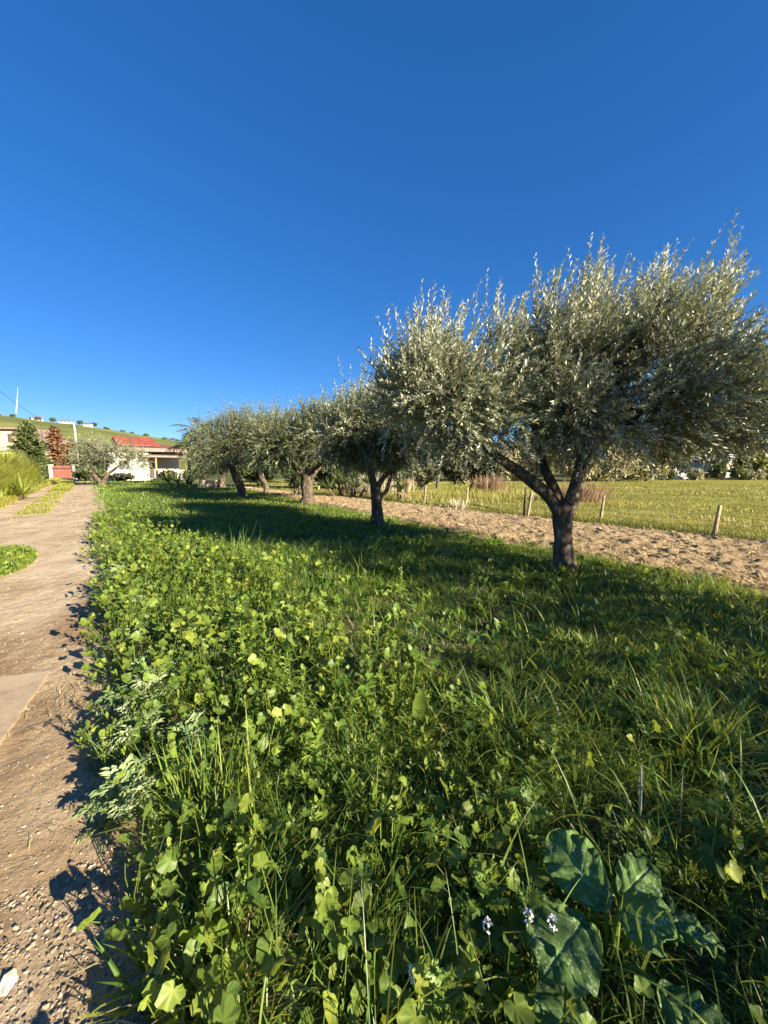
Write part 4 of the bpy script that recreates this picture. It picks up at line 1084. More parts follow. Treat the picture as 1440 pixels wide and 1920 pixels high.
for x in (6.6, 9.2):
    g = Geo(); box(g, x, x + 1.1, -.05, .02, 6.2, 7.8); g.obj('window', M['dark_wood'], lh, smooth=False)

vh = thing('far_villa', 'far white villa with a dark-roofed veranda and blue-grey window beyond the meadow', 'house', (47.8, 58, 0), R(8))
g = Geo(); box(g, 0, 3.2, 0, 5, 0, 2.5); box(g, 3.2, 8, -.6, 5, 0, 2.9); g.obj('wall', M['white_wall'], vh, smooth=False)
g = Geo(); hexa(g, [(-.5, -1.0, 2.2), (3.19, -1.0, 2.2), (3.19, 5.2, 2.6), (-.5, 5.2, 2.6), (-.5, -1.0, 2.35), (3.19, -1.0, 2.35), (3.19, 5.2, 3.0), (-.5, 5.2, 3.0)]); g.obj('veranda_roof', M['roof_tile_dark'], vh, smooth=False)
g = Geo(); hexa(g, [(3.2, -.9, 2.9), (8.2, -.9, 2.9), (8.2, 5.2, 2.9), (3.2, 5.2, 2.9), (3.4, 1.0, 3.5), (8.0, 1.0, 3.5), (8.0, 3.0, 3.5), (3.4, 3.0, 3.5)]); g.obj('roof', M['white_wall'], vh, smooth=False)
g = Geo(); box(g, .7, 2.0, -.05, .03, .9, 2.0); g.obj('window', M['glass'], vh, smooth=False)
for x in (-.3, 2.9):
    g = Geo(); box(g, x, x + .14, -.85, -.7, 0, 2.2); g.obj('veranda_post', M['white_wall'], vh, smooth=False)
vb = thing('far_villa', 'second far white villa near the right edge, half hidden by dark conifers', 'house', (55.8, 60, 0), R(5))
g = Geo(); box(g, 0, 6, 0, 5, 0, 3.0); g.obj('wall', M['white_wall'], vb, smooth=False)
g = Geo(); hexa(g, [(-.4, -.5, 3.0), (6.4, -.5, 3.0), (6.4, 5.4, 3.0), (-.4, 5.4, 3.0), (-.2, 2.3, 3.7), (6.2, 2.3, 3.7), (6.2, 2.7, 3.7), (-.2, 2.7, 3.7)]); g.obj('roof', M['brown_roof'], vb, smooth=False)
g = Geo(); box(g, 1.2, 2.4, -.05, .03, 1.0, 2.2); g.obj('window', M['glass'], vb, smooth=False)
wl = thing('white_wall', 'white garden wall with stepped top at the far edge of the meadow', 'wall', (34.6, 48.6, 0), R(6))
g = Geo(); box(g, 0, 2.6, 0, .3, 0, 1.25); box(g, 2.6, 5.2, .02, .32, 0, .75); g.obj('wall_panel', M['white_wall'], wl, smooth=False)
g = Geo(); box(g, -.06, 2.66, -.06, .36, 1.25, 1.32); box(g, 2.66, 5.26, -.04, .38, .75, .82); g.obj('coping', M['grey_board'], wl, smooth=False)

# pallets
pp = None
for k in range(4):
    lab = ['lowest weathered pallet of the stack on the grass', 'second weathered pallet from the bottom of the stack', 'third weathered pallet from the bottom of the stack', 'topmost weathered pallet of the stack'][k]
    loc = (-14.0 + .04 * (k % 2), 29.0, .15 * k); rz = R([8, 4, 12, 6][k])
    if pp is None:
        pp = thing('pallet', lab, 'pallet', loc, rz, 'stacked wooden pallets')
        g = Geo()
        for j in range(7):
            box(g, 0, 1.25, j * .16, j * .16 + .11, .118, .142)
        g.obj('deck_boards', M['pallet'], pp, smooth=False)
        for j in range(3):
            g = Geo(); box(g, .0, 1.25, j * .48, j * .48 + .1, .022, .117); g.obj('stringer', M['pallet'], pp, smooth=False)
        g = Geo()
        for j in range(3):
            box(g, .05 + j * .525, .15 + j * .525, 0, 1.06, 0, .021)
        g.obj('base_boards', M['pallet'], pp, smooth=False)
    else:
        copy_tree(pp, loc, rz, 1, lab)

# ------------------------------------------------------------------ fence
fn = thing('wire_fence', 'low wire fence on weathered wooden posts between ploughed soil and meadow', 'fence', (4.48, 11.95, 0))
posts = [(9.6, 5.5, .80, .10), (7.51, 8.66, .74, .07), (6.21, 10.98, .78, .08), (4.48, 11.95, .80, .10), (3.08, 14.47, .80, .06), (1.68, 16.1, .84, .07), (-.9, 19.0, .8, .0), (11.8, 2.4, .8, .05)]
for k, (x, y, h, ln) in enumerate(posts):
    g = Geo(); x -= 4.48; y -= 11.95
    tube(g, A((x, y, -.05), (x + ln * .5, y, h * .5), (x + ln, y + .02 * (k % 3 - 1), h)), [.043, .041, .036], n=9, m=4, rough=.22, seed=k)
    g.obj('post', M['post'], fn)
g = Geo(); x, y = 4.40 - 4.48, 12.05 - 11.95
tube(g, A((x, y, -.05), (x + .01, y, .45), (x + .03, y, .95)), [.032, .03, .026], n=8, m=4, rough=.25, seed=77); g.obj('post', M['dark_wood'], fn)
order = sorted(range(len(posts)), key=lambda i: posts[i][1])
SEG = []
g = Geo()
for a, b in zip(order[:-1], order[1:]):
    pa, pb = posts[a], posts[b]
    A0 = np.array([pa[0] - 4.48, pa[1] - 11.95, 0]); B0 = np.array([pb[0] - 4.48, pb[1] - 11.95, 0])
    L = np.linalg.norm(B0 - A0)
    for z in (.10, .24, .38, .52):
        t = np.linspace(0, 1, 7)[:, None]
        Pw = A0 + (B0 - A0) * t; Pw[:, 2] = z - .05 * np.sin(t[:, 0] * math.pi) + .012 * np.sin(t[:, 0] * 9 + z * 30)
        Pw[:, 0] += .08 * z
        SEG.append(Pw)
    m = int(L / .28)
    for q in range(1, m):
        p0 = A0 + (B0 - A0) * q / m
        t = np.linspace(.02, .50, 7)[:, None]
        sag = .05 * math.sin(q / m * math.pi)
        SEG.append(np.concatenate([np.repeat(p0[None, :2], 7, 0) + np.array([.08, 0]) * t, t - sag * (t / .5)], 1))
P = np.stack(SEG)
strands(g, P, np.full(P.shape[:2], .0042))
g.obj('wire_mesh', M['wire'], fn)
g = Geo(); tube(g, A((1.0, 17.1, .05), (1.45, 16.6, .10), (2.1, 15.9, .06), (3.2, 14.9, .16), (4.0, 13.9, .08), (4.6, 13.3, .05)), [.028] * 6, n=7, m=5)
tag(g.obj('irrigation_hose', M['hose']), 'thick black irrigation hose lying along the foot of the wire fence', 'hose')

# pale dry thistle by the fence, and dry grass tufts
def tuft(name, label, cat, loc, n, h, w, mat, seed, spread=.25, bend=.6, th=.25, group=None, part=None):
    global rng
    rg = np.random.default_rng(seed)
    g = Geo()
    base = np.stack([rg.normal(0, spread, n), rg.normal(0, spread, n), np.zeros(n)], 1)
    az = np.arctan2(base[:, 1], base[:, 0]) + rg.normal(0, .8, n)
    blades(g, base, az, h * rg.uniform(.5, 1.1, n), w * rg.uniform(.6, 1.3, n), np.abs(rg.normal(th, .2, n)), rg.normal(bend, .4, n), np.clip(rg.normal(.5, .25, n), 0, 1), K=4)
    o = g.obj(name, M[mat], loc=loc)
    tag(o, label, cat, group)
    return o


M['pale_dry'] = leaf_mat('pale_dry', [(0, (.33, .29, .19)), (1, (.56, .52, .38))], trans=.1, tcol=(.5, .45, .3), rough=.7)
tuft('dry_bush', 'orange-brown dry brush right of the dark thicket', 'dry bush', (6.2, 22.5, 0), 600, 1.25, .022, 'brush', 53, .45, .3, .25, 'dry brush clumps')
tuft('dry_bush', 'reddish dry brush clump in the meadow right of the nearest trunk', 'dry bush', (9.0, 17.4, 0), 800, 1.15, .016, 'brush', 54, .5, .5, .35, 'dry brush clumps')
tuft('dry_bush', 'low straw-coloured brush behind the yucca clump', 'dry bush', (-.2, 22.6, 0), 900, 1.5, .024, 'pale_dry', 55, .8, .4, .25, 'dry brush clumps')
tuft('dry_thistle', 'whitish dry thistle skeleton at the soil edge in front of a fence post', 'dry thistle', (2.75, 14.2, .02), 150, .48, .022, 'pale_dry', 3, .12, -.5, .7)

# ------------------------------------------------------------------ ground cover
def keep_grass(x, y):
    s, w = road_uv(x, y)
    wr = -w                                       # distance to the right of the road edge
    e = .22 * (fbm(s, s * 0 + 3, 1.3, 3, 6) - .5) * 2
    ok = (wr > e * np.clip(np.hypot(x, y) / 5, .35, 1) + np.where(np.hypot(x, y) < 2.2, .10, -.02)) & (x < soil_near_x(y) - .12 + .5 * (fbm(x, y, 1.1, 3, 14) - .5))
    ok &= y < 43 + .6 * (x + 31)
    return ok, wr


def scatter(r0, r1, dens, seed, half=None):
    half = half or (R(82) if r1 < 9 else R(60))
    rg = np.random.default_rng(seed)
    n = int(dens * half * (r1 * r1 - r0 * r0))
    r = np.sqrt(rg.uniform(r0 * r0, r1 * r1, n)); a = rg.uniform(-half, half, n)
    return r * np.sin(a), r * np.cos(a), rg


# bare patches of earth and flattened straw in the middle of the grass
BARE = [(-.45, 3.6, .42, .30), (-.12, 2.85, .28, .30), (.5, 3.2, .45, .22), (.9, 2.55, .25, .15), (-.85, 3.25, .25, .18), (1.9, 1.7, .3, .2), (1.1, 1.55, .22, .15)]


def big_zone(x, y):
    return ((x - .72) / .36) ** 2 + ((y - 1.02) / .30) ** 2 < 1


def bare(x, y):
    b = np.zeros_like(x)
    for bx, by, rx, ry in BARE:
        b = np.maximum(b, np.exp(-((x - bx) / rx) ** 2 - ((y - by) / ry) ** 2))
    return b


GREEN = Geo()
for (r0, r1, dens, hb, wb, sd) in [(.45, 2.2, 6500, .17, .0050, 1), (2.2, 4.5, 4200, .145, .0060, 2), (4.5, 8, 2200, .14, .0080, 3), (8, 15, 620, .12, .014, 4), (15, 30, 190, .13, .026, 5), (30, 52, 40, .16, .045, 6)]:
    x, y, rg = scatter(r0, r1, dens, 100 + sd)
    ok, wr = keep_grass(x, y)
    cl = fbm(x, y, 1.6, 4, 41); cl2 = fbm(x, y, 5.5, 3, 43)
    dn = .35 + 1.1 * np.clip((cl2 - .25) * 1.6, 0, 1)
    ok &= rg.uniform(size=len(x)) < dn * (1 - .9 * bare(x, y)) * np.where(big_zone(x, y), .45, 1)
    x, y, cl, cl2, wr = x[ok], y[ok], cl[ok], cl2[ok], wr[ok]
    n = len(x)
    h = hb * (.45 + 1.1 * cl) * rg.uniform(.55, 1.35, n) * (.75 + .5 * cl2)
    h *= np.clip(.35 + wr / .35, .4, 1.0) * np.where((wr > .3) & (wr < 1.1), 1.25, 1.0) * (1 - .45 * np.exp(-((x - .4) / 1.5) ** 2 - ((y - 3.9) / 1.1) ** 2))
    long = rg.uniform(size=n) < .09
    h = np.where(long, h * 1.6, h)
    swirl = 6.28 * fbm(x, y, .9, 2, 47) * 1.5
    az = np.where(rg.uniform(size=n) < .55, swirl + rg.normal(0, .7, n), rg.uniform(0, 6.28, n))
    tint = np.clip(.30 + .18 * np.clip((np.hypot(x, y) - 6) / 4, 0, 1) + .45 * (cl - .3) + rg.normal(0, .20, n), 0, 1)  # far blades get a lighter tint to lift the shade under the olives
    blades(GREEN, np.stack([x, y, np.full(n, -.005)], 1), az, h, wb * rg.uniform(.6, 1.5, n), np.abs(rg.normal(.36, .28, n)), rg.normal(1.55, .8, n), tint, K=5, prof=[.7, 1, .95, .8, .5, 0], twist=.6)
tag(GREEN.obj('grass', M['grass']), 'thick tangled green grass covering the strip between road and soil', 'grass', kind='stuff')

x, y, rg = scatter(.7, 7, 22, 777)
ok, wr = keep_grass(x, y); ok &= wr > .3; x, y = x[ok], y[ok]; n = len(x)
AR = Geo()
blades(AR, np.stack([x, y, 0 * x], 1), rg.uniform(0, 6.28, n), rg.uniform(.3, .6, n), rg.uniform(.005, .010, n), np.abs(rg.normal(.25, .2, n)), rg.normal(1.9, .6, n), np.clip(rg.normal(.6, .25, n), 0, 1), K=8, prof=[.7, 1, .95, .8, .5, .2, 0], twist=.8)
tag(AR.obj('arching_grass', M['grass']), 'long arching grass blades standing above the tangled turf', 'grass', kind='stuff')

# dead, flattened straw blades among the grass
g = Geo()
x, y, rg = scatter(.6, 9, 130, 210)
ok, wr = keep_grass(x, y)
ok &= rg.uniform(size=len(x)) < np.clip(.25 + bare(x, y) * 1.2 + .6 * (fbm(x, y, 1.2, 3, 91) > .56), 0, 1)
x, y = x[ok], y[ok]; n = len(x)
blades(g, np.stack([x, y, np.full(n, .02)], 1), rg.uniform(0, 6.28, n), rg.uniform(.1, .3, n), rg.uniform(.003, .006, n), rg.normal(1.2, .25, n), rg.normal(.3, .4, n), rg.uniform(0, 1, n), K=4)
for bx, by, rx, ry in BARE[:3]:
    m = 260
    xx = bx + rg.normal(0, rx * .75, m); yy = by + rg.normal(0, ry * .75, m)
    blades(g, np.stack([xx, yy, rg.uniform(.004, .05, m)], 1), rg.uniform(0, 6.28, m), rg.uniform(.06, .22, m), rg.uniform(.003, .006, m), rg.normal(1.45, .15, m), rg.normal(.1, .3, m), rg.uniform(0, 1, m), K=4)
m = 220
xx = -2.0 + rg.normal(0, .16, m); yy = 2.35 + rg.normal(0, .2, m)
blades(g, np.stack([xx, yy, road_z(xx, yy) + rg.uniform(.002, .02, m)], 1), rg.uniform(0, 6.28, m), rg.uniform(.04, .18, m), rg.uniform(.002, .005, m), rg.normal(1.5, .1, m), rg.normal(0, .25, m), rg.uniform(0, 1, m), K=4)
m = 160
ss = rg.uniform(.6, 6, m); ww = np.abs(rg.normal(0, .35, m)); xx, yy = road_pt(ss, ww)
blades(g, np.stack([xx, yy, road_z(xx, yy) + rg.uniform(.002, .012, m)], 1), rg.uniform(0, 6.28, m), rg.uniform(.03, .14, m), rg.uniform(.002, .004, m), rg.normal(1.52, .08, m), rg.normal(0, .2, m), rg.uniform(0, 1, m), K=4)
tag(g.obj('straw', M['dry_grass']), 'dead straw blades lying among the green grass', 'straw', kind='stuff')

# mallow: round scalloped leaves on long stalks, thick along the road edge and at the camera's feet
th = np.linspace(math.pi * .06, math.pi * 1.94, 21) - math.pi / 2 - math.pi + math.pi


def mallow_tpl(m, seed=0):
    rg = np.random.default_rng(seed + 40)
    th = np.linspace(R(14), R(346), m) - math.pi / 2
    r = .50 * (1 + .10 * np.cos(5 * (th + math.pi / 2)) - .03 * np.cos(15 * th + seed) + .10 * np.sin(th * 2 + seed * 2.1) + rg.normal(0, .03, m)) * np.clip(.55 + np.minimum(th + math.pi / 2 - R(14), R(346) - th - math.pi / 2) * 1.3, 0, 1)
    per = np.stack([r * np.cos(th), r * np.sin(th) + .12, .10 * r ** 2 * 3 + .05 * np.cos((3 + seed) * th + seed)], 1)
    mid = per * np.array([.55, .55, .25]); mid[:, 2] -= .015
    v = np.concatenate([[(0, 0, 0)], mid, per])
    per[:, 2] += .030 * (np.arange(m) % 3 == 0) - .012; mid[:, 2] += .016 * (np.arange(m) % 3 == 0)
    v = np.concatenate([[(0, 0, 0)], mid, per])
    vt = np.concatenate([[.3], np.where(np.arange(m) % 3 == 0, .22, -.06), np.where(np.arange(m) % 3 == 0, .10, -.04)])
    i = np.arange(m - 1)
    tri = np.stack([np.zeros(m - 1, int), 1 + i, 2 + i], 1)
    quad = np.stack([1 + i, 1 + m + i, 2 + m + i, 2 + i], 1)
    return v, [tri, quad], vt


MT_HI = [mallow_tpl(25, q) for q in range(4)]; MT_MID = [mallow_tpl(16, q) for q in range(3)]; MT_LO = [mallow_tpl(10, q) for q in range(2)]


def mallow_patch(g, x, y, H, size, rg, tpl, nl=6, mean_tint=.45):
    n = len(x)
    k = nl
    az = rg.uniform(0, 6.28, (n, k)); rad = rg.uniform(.02, .16, (n, k)) * (.6 + H[:, None] * 1.5)
    z = H[:, None] * rg.uniform(.45, 1.05, (n, k))
    px = (x[:, None] + rad * np.cos(az)).ravel(); py = (y[:, None] + rad * np.sin(az)).ravel(); pz = z.ravel()
    az = az.ravel(); N_ = n * k
    out = np.stack([np.cos(az), np.sin(az), np.zeros(N_)], 1)
    nor = nrm(UP * .75 + out * .45 + rg.normal(0, .50, (N_, 3)) + np.array([.15, -.15, 0]))
    ax = nrm(out + rg.normal(0, .5, (N_, 3)))
    sz = size * rg.uniform(.35, 1.25, N_)
    tint = np.clip(mean_tint + rg.normal(0, .2, N_) - .15 * (z.ravel() < H.repeat(k) * .7) + (rg.uniform(size=N_) < .012) * .5, 0, .88)  # mean leaf tint with random spread; low leaves darker, a few yellower
    P = np.stack([px, py, pz], 1)
    Fm = frames(ax, nor)
    for q, t_ in enumerate(tpl):
        z_ = slice(q, None, len(tpl))
        g.inst(t_[0], t_[1], Fm[z_], P[z_], sz[z_], tint[z_], 0, t_[2])
    B = np.stack([np.repeat(x, k), np.repeat(y, k), np.zeros(N_)], 1)
    mid = (B + P) / 2 + np.stack([np.zeros(N_), np.zeros(N_), .1 * pz], 1) + rg.normal(0, .012, (N_, 3))
    strands(g, np.stack([B, mid, P], 1), np.full((N_, 3), .0022), tint=tint)


MAL = Geo()
x, y, rg = scatter(.45, 2.6, 150, 301, R(75))
ok, wr = keep_grass(x, y)
pr = np.where(wr < 1.0, .6, .10) * np.clip(fbm(x, y, 1.5, 3, 61) * 2.0 - .3, 0, 1)
pr = np.where(np.hypot(x, y) < 1.45, np.maximum(pr, np.where(x < .5, .85, .28)), pr)
ok &= ~big_zone(x, y) & (wr > .08) & (rg.uniform(size=len(x)) < pr)
x, y = x[ok], y[ok]
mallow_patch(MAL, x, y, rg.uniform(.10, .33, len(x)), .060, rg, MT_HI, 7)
x, y, rg = scatter(2.6, 8.0, 34, 302)
ok, wr = keep_grass(x, y)
pr = np.where(wr < 1.9, .95, .10) * np.clip(fbm(x, y, 1.0, 3, 62) * 2.6 - .55, 0, 1)
ok &= (wr > .12) & (rg.uniform(size=len(x)) < pr)
x, y, wr = x[ok], y[ok], wr[ok]
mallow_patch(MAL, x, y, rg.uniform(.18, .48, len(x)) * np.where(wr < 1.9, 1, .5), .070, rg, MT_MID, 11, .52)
x, y, rg = scatter(8, 17, 10, 303)
ok, wr = keep_grass(x, y)
ok &= (wr > .1) & (wr < 1.6) & (rg.uniform(size=len(x)) < .7)
x, y = x[ok], y[ok]
mallow_patch(MAL, x, y, rg.uniform(.15, 
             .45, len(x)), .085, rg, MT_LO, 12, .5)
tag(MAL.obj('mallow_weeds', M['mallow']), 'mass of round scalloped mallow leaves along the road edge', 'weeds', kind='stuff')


def lance(g, P, ax, nor, L, w, tint, droop=.35, mi=0, K=5):
    """lanceolate leaves, folded along the midrib, arching"""
    n = len(P)
    s = np.linspace(0, 1, K + 1)
    prof = np.sin(np.pi * np.clip(s, 0, 1) ** .85) ** .8
    prof[0] = .12; prof[-1] = 0.02
    f = nrm(ax); sd = nrm(np.cross(f, nor)); nn = np.cross(sd, f)
    V = np.zeros((n, K + 1, 3, 3))
    for k in range(K + 1):
        c = P + f * (L * s[k])[:, None] - UP * (droop * L * s[k] ** 2)[:, None]
        hw = (w * prof[k] / 2)[:, None]
        V[:, k, 0] = c - sd * hw + nn * hw * .35
        V[:, k, 1] = c
        V[:, k, 2] = c + sd * hw + nn * hw * .35
    F = []
    for k in range(K):
        for j in range(2):
            F.append((k * 3 + j, k * 3 + j + 1, k * 3 + 3 + j + 1, k * 3 + 3 + j))
    F = np.array(F)
    tt = np.broadcast_to(np.asarray(tint, float), (n,))
    g.add(V.reshape(-1, 3), (F[None] + (np.arange(n) * (K + 1) * 3)[:, None, None]).reshape(-1, 4), mi, np.repeat(tt, (K + 1) * 3))


# broad-leaved rosettes (dock, plantain) through the grass
DOCK = Geo()
for (r0, r1, dens, Lb, sd) in [(.6, 3.2, 14, .19, 1), (3.2, 7.5, 13, .19, 2), (7.5, 13, 5, .22, 3)]:
    x, y, rg = scatter(r0, r1, dens, 400 + sd)
    ok, wr = keep_grass(x, y)
    ok &= (wr > .5) & (rg.uniform(size=len(x)) < np.clip(fbm(x, y, .9, 3, 71) * 2.4 - .5, 0, 1))
    x, y = x[ok], y[ok]; n = len(x); k = 7
    az = rg.uniform(0, 6.28, n * k); th = rg.uniform(.25, 1.15, n * k)
    ax = np.stack([np.cos(az) * np.sin(th), np.sin(az) * np.sin(th), np.cos(th)], 1)
    nor = nrm(UP * np.sin(th)[:, None] - np.stack([np.cos(az), np.sin(az), 0 * az], 1) * np.cos(th)[:, None] + rg.normal(0, .2, (n * k, 3)))
    L = Lb * rg.uniform(.5, 1.25, n * k)
    P = np.stack([np.repeat(x, k), np.repeat(y, k), np.full(n * k, .01)], 1)
    lance(DOCK, P, ax, nor, L, L * rg.uniform(.20, .34, n * k), np.clip(rg.normal(.45, .25, n * k), 0, 1), droop=.3)
tag(DOCK.obj('broadleaf_weeds', M['dock']), 'broad lance-leaved weeds scattered through the grass', 'weeds', kind='stuff')

# small-leaved leafy sprigs filling the gaps, in patches
def sprig_tpl(nl, seed):
    rg = np.random.default_rng(seed)
    V = []; F = []; vt = []
    for k in range(nl):
        a = k * 2.4 + rg.normal(0, .3); t = (k + .6) / nl; el = 1.25 - .9 * t
        ax = np.array([math.cos(a) * math.sin(el), math.sin(a) * math.sin(el), math.cos(el)])
        nor = nrm(UP - ax * ax[2] + rg.normal(0, .15, 3))
        f = frames(ax[None], nor[None])[0]
        lv = np.array([(0, 0, 0), (-.20, .35, .06), (.20, .35, .06), (-.17, .68, .04), (.17, .68, .04), (0, 1, -.08), (0, .36, 0), (0, .70, -.02)]) * (.75 - .3 * t) * rg.uniform(.8, 1.2)
        b = len(V) * 8
        V.append(lv @ f.T + np.array([0, 0, 1.0 * t]))
        F += [(b, b + 6, b + 1, b + 1), (b, b + 2, b + 6, b + 6), (b + 1, b + 6, b + 7, b + 3), (b + 6, b + 2, b + 4, b + 7), (b + 3, b + 7, b + 5, b + 5), (b + 7, b + 4, b + 5, b + 5)]
        vt += [.1 * t] * 8
    F = np.array(F); tri = F[F[:, 2] == F[:, 3]][:, :3]; quad = F[F[:, 2] != F[:, 3]]
    return np.concatenate(V), [tri, quad], np.array(vt)


SPR = [sprig_tpl(7, 1), sprig_tpl(9, 2), sprig_tpl(5, 3)]
SM = Geo()
for (r0, r1, dens, lf, sd) in [(.5, 2.4, 330, .052, 1), (2.4, 5.5, 260, .060, 2), (5.5, 11, 90, .085, 3)]:
    x, y, rg = scatter(r0, r1, dens, 500 + sd)
    ok, wr = keep_grass(x, y)
    pr = np.clip(fbm(x, y, 1.3, 3, 81) * 4.0 - 2.0, 0, 1) * np.where(wr < 2.2, 1, .35) + .30 * ((wr < 1.9) & (np.hypot(x, y) > 1.6))
    ok &= (rg.uniform(size=len(x)) < pr * (1 - .9 * bare(x, y))) & ~big_zone(x, y)
    x, y = x[ok], y[ok]; w_ = wr[ok]; n = len(x)
    for q in range(3):
        xx, yy = x[q::3], y[q::3]; m = len(xx)
        a = rg.uniform(0, 6.28, m)
        nor = nrm(UP + rg.normal(0, .28, (m, 3)))
        SM.inst(SPR[q][0], SPR[q][1], frames(np.stack([np.cos(a), np.sin(a), 0 * a], 1), nor), np.stack([xx, yy, rg.uniform(.0, .07, m) + .13 * (w_[q::3] < 2.0) * rg.uniform(0, 1, m)], 1), lf * rg.uniform(.6, 1.6, m), np.clip(rg.normal(.45, .2, m), 0, 1), 0, SPR[q][2])
tag(SM.obj('clover_undergrowth', M['mallow']), 'fine small-leaved weeds filling the gaps in the grass', 'weeds', kind='stuff')

# verge and median grass on the road, meadow grass, soil clods, gravel
VG = Geo(); rg = np.random.default_rng(610)
def verge(s0, s1, w0, w1, n, h, wd, thr, seed, tint=.55):
    s = rg.uniform(s0, s1, n); w = rg.uniform(w0, w1, n)
    x, y = road_pt(s, w)
    ok = fbm(x, y, 1.4, 3, seed) > thr
    x, y = x[ok], y[ok]; m = len(x)
    blades(VG, np.stack([x, y, np.full(m, .02)], 1), rg.uniform(0, 6.28, m), h * rg.uniform(.5, 1.3, m), wd * rg.uniform(.7, 1.3, m), np.abs(rg.normal(.35, .25, m)), rg.normal(.9, .4, m), np.clip(rg.normal(tint, .22, m), 0, 1), K=4)
verge(32, 47, 1.05, 2.0, 9000, .26, .04, .25, 3, .7)
verge(17, 32, 1.1, 1.95, 4200, .12, .022, .50, 4, .65)
verge(10, 19, 1.2, 1.9, 900, .07, .014, .56, 5, .7)
verge(9, 60, ROAD_W - .1, 3.5, 26000, .34, .026, .22, 7, .95)
verge(47, 62, -.2, 3.0, 2500, .15, .04, .45, 9, .8)
tag(VG.obj('verge_grass', M['reed']), 'yellowish grass on the road median and left verge', 'grass', kind='stuff')
def road_tuft(label, s, w, rs, rw, n, seed, h):
    rgg = np.random.default_rng(seed)
    root_xy = road_pt(s, w)
    root = thing('road_weed', label, 'weed patch', (root_xy[0], root_xy[1], .025), 0, 'weed patches on the road')
    a = rgg.uniform(0, 6.28, n); r = np.sqrt(rgg.uniform(0, 1, n))
    ds, dw = r * np.cos(a) * rs, r * np.sin(a) * rw
    P = np.stack([ds * RD[0] + dw * RN[0], ds * RD[1] + dw * RN[1], np.zeros(n)], 1)
    g = Geo(); blades(g, P, rgg.uniform(0, 6.28, n), h * rgg.uniform(.5, 1.3, n) * (1.15 - .6 * r), .008 * rgg.uniform(.7, 1.4, n), np.abs(rgg.normal(.4, .3, n)), rgg.normal(1, .4, n), np.clip(rgg.normal(.6, .22, n), 0, 1), K=4)
    g.obj('blades', M['grass'], root)
    m = n // 3
    g = Geo(); q = P[:m] + np.stack([0 * r[:m], 0 * r[:m], rgg.uniform(.03, .8, m) * h * (1.1 - .6 * r[:m])], 1)
    g.inst(CARD_V, CARD_F, frames(rgg.normal(size=(m, 3)), nrm(UP + rgg.normal(0, .5, (m, 3)))), q, .045 * rgg.uniform(.6, 1.4, m), np.clip(rgg.normal(.6, .2, m), 0, 1))
    g.obj('leaves', M['mallow'], root)
    return root
road_tuft('leafy weed patch in the middle of the road by the left photo edge', 8.7, 1.25, 1.35, .50, 3600, 1, .22)
road_tuft('small low weed patch on the road nearer than the large leafy one', 7.0, 1.25, .40, .22, 800, 2, .10)

ME = Geo()
for (r0, r1, dens, hb, wb, sd) in [(7, 14, 620, .12, .010, 1), (14, 24, 200, .12, .018, 2), (24, 48, 50, .13, .035, 3)]:
    x, y, rg = scatter(r0, r1, dens, 700 + sd, R(62))
    ok = (x > soil_far_x(y) + .25 + .3 * (fbm(x, y, 1.3, 3, 15) - .5)) & (y < 46) & (x > -12)
    x, y = x[ok], y[ok]; n = len(x)
    cl = np.clip(.5 + 1.7 * (fbm(x * .55, y * 1.2, .6, 4, 51) - .5), 0, 1)
    edge = np.clip(1.6 - (x - soil_far_x(y)), 0, 1)
    h = hb * (.4 + 1.1 * cl + .9 * edge) * rg.uniform(.5, 1.3, n)
    tint = np.clip(.15 + .9 * (cl - .2) - .3 * edge + rg.normal(0, .2, n), 0, 1)
    blades(ME, np.stack([x, y, np.full(n, .01)], 1), rg.uniform(0, 6.28, n), h, wb * rg.uniform(.6, 1.4, n), np.abs(rg.normal(.3, .25, n)), rg.normal(.8, .4, n), tint, K=4)
# taller pale grass around the far fence corner
x = rng.normal(3.2, 2.2, 3800); y = rng.normal(20.0, 1.6, 3800)
ok = x > soil_far_x(y) + .5; x, y = x[ok], y[ok]; n = len(x)
blades(ME, np.stack([x, y, 0 * x], 1), rng.uniform(0, 6.28, n), rng.uniform(.22, .58, n), .018, np.abs(rng.normal(.15, .15, n)), rng.normal(.6, .3, n), np.clip(rng.normal(.66, .22, n), 0, 1), K=4)
tag(ME.obj('meadow_grass', M['meadow_grass']), 'yellow-green grass of the meadow beyond the wire fence', 'grass', kind='stuff')

# rock templates
def rock_tpl(seed, sub=2):
    import bmesh
    bm = bmesh.new(); bmesh.ops.create_icosphere(bm, subdivisions=sub, radius=.5)
    v = np.array([q.co[:] for q in bm.verts]); f = np.array([[q.index for q in p.verts] for p in bm.faces]); bm.free()
    rg = np.random.default_rng(seed)
    for k in range(9):
        d = nrm(rg.normal(size=3)); c = rg.uniform(.24, .42)
        t = v @ d; v = v - np.maximum(t - c, 0)[:, None] * d * .9
    v = v * (1 + .10 * rg.normal(size=(len(v), 1)))
    v *= np.array([1, .8, .62])
    return v, [f]


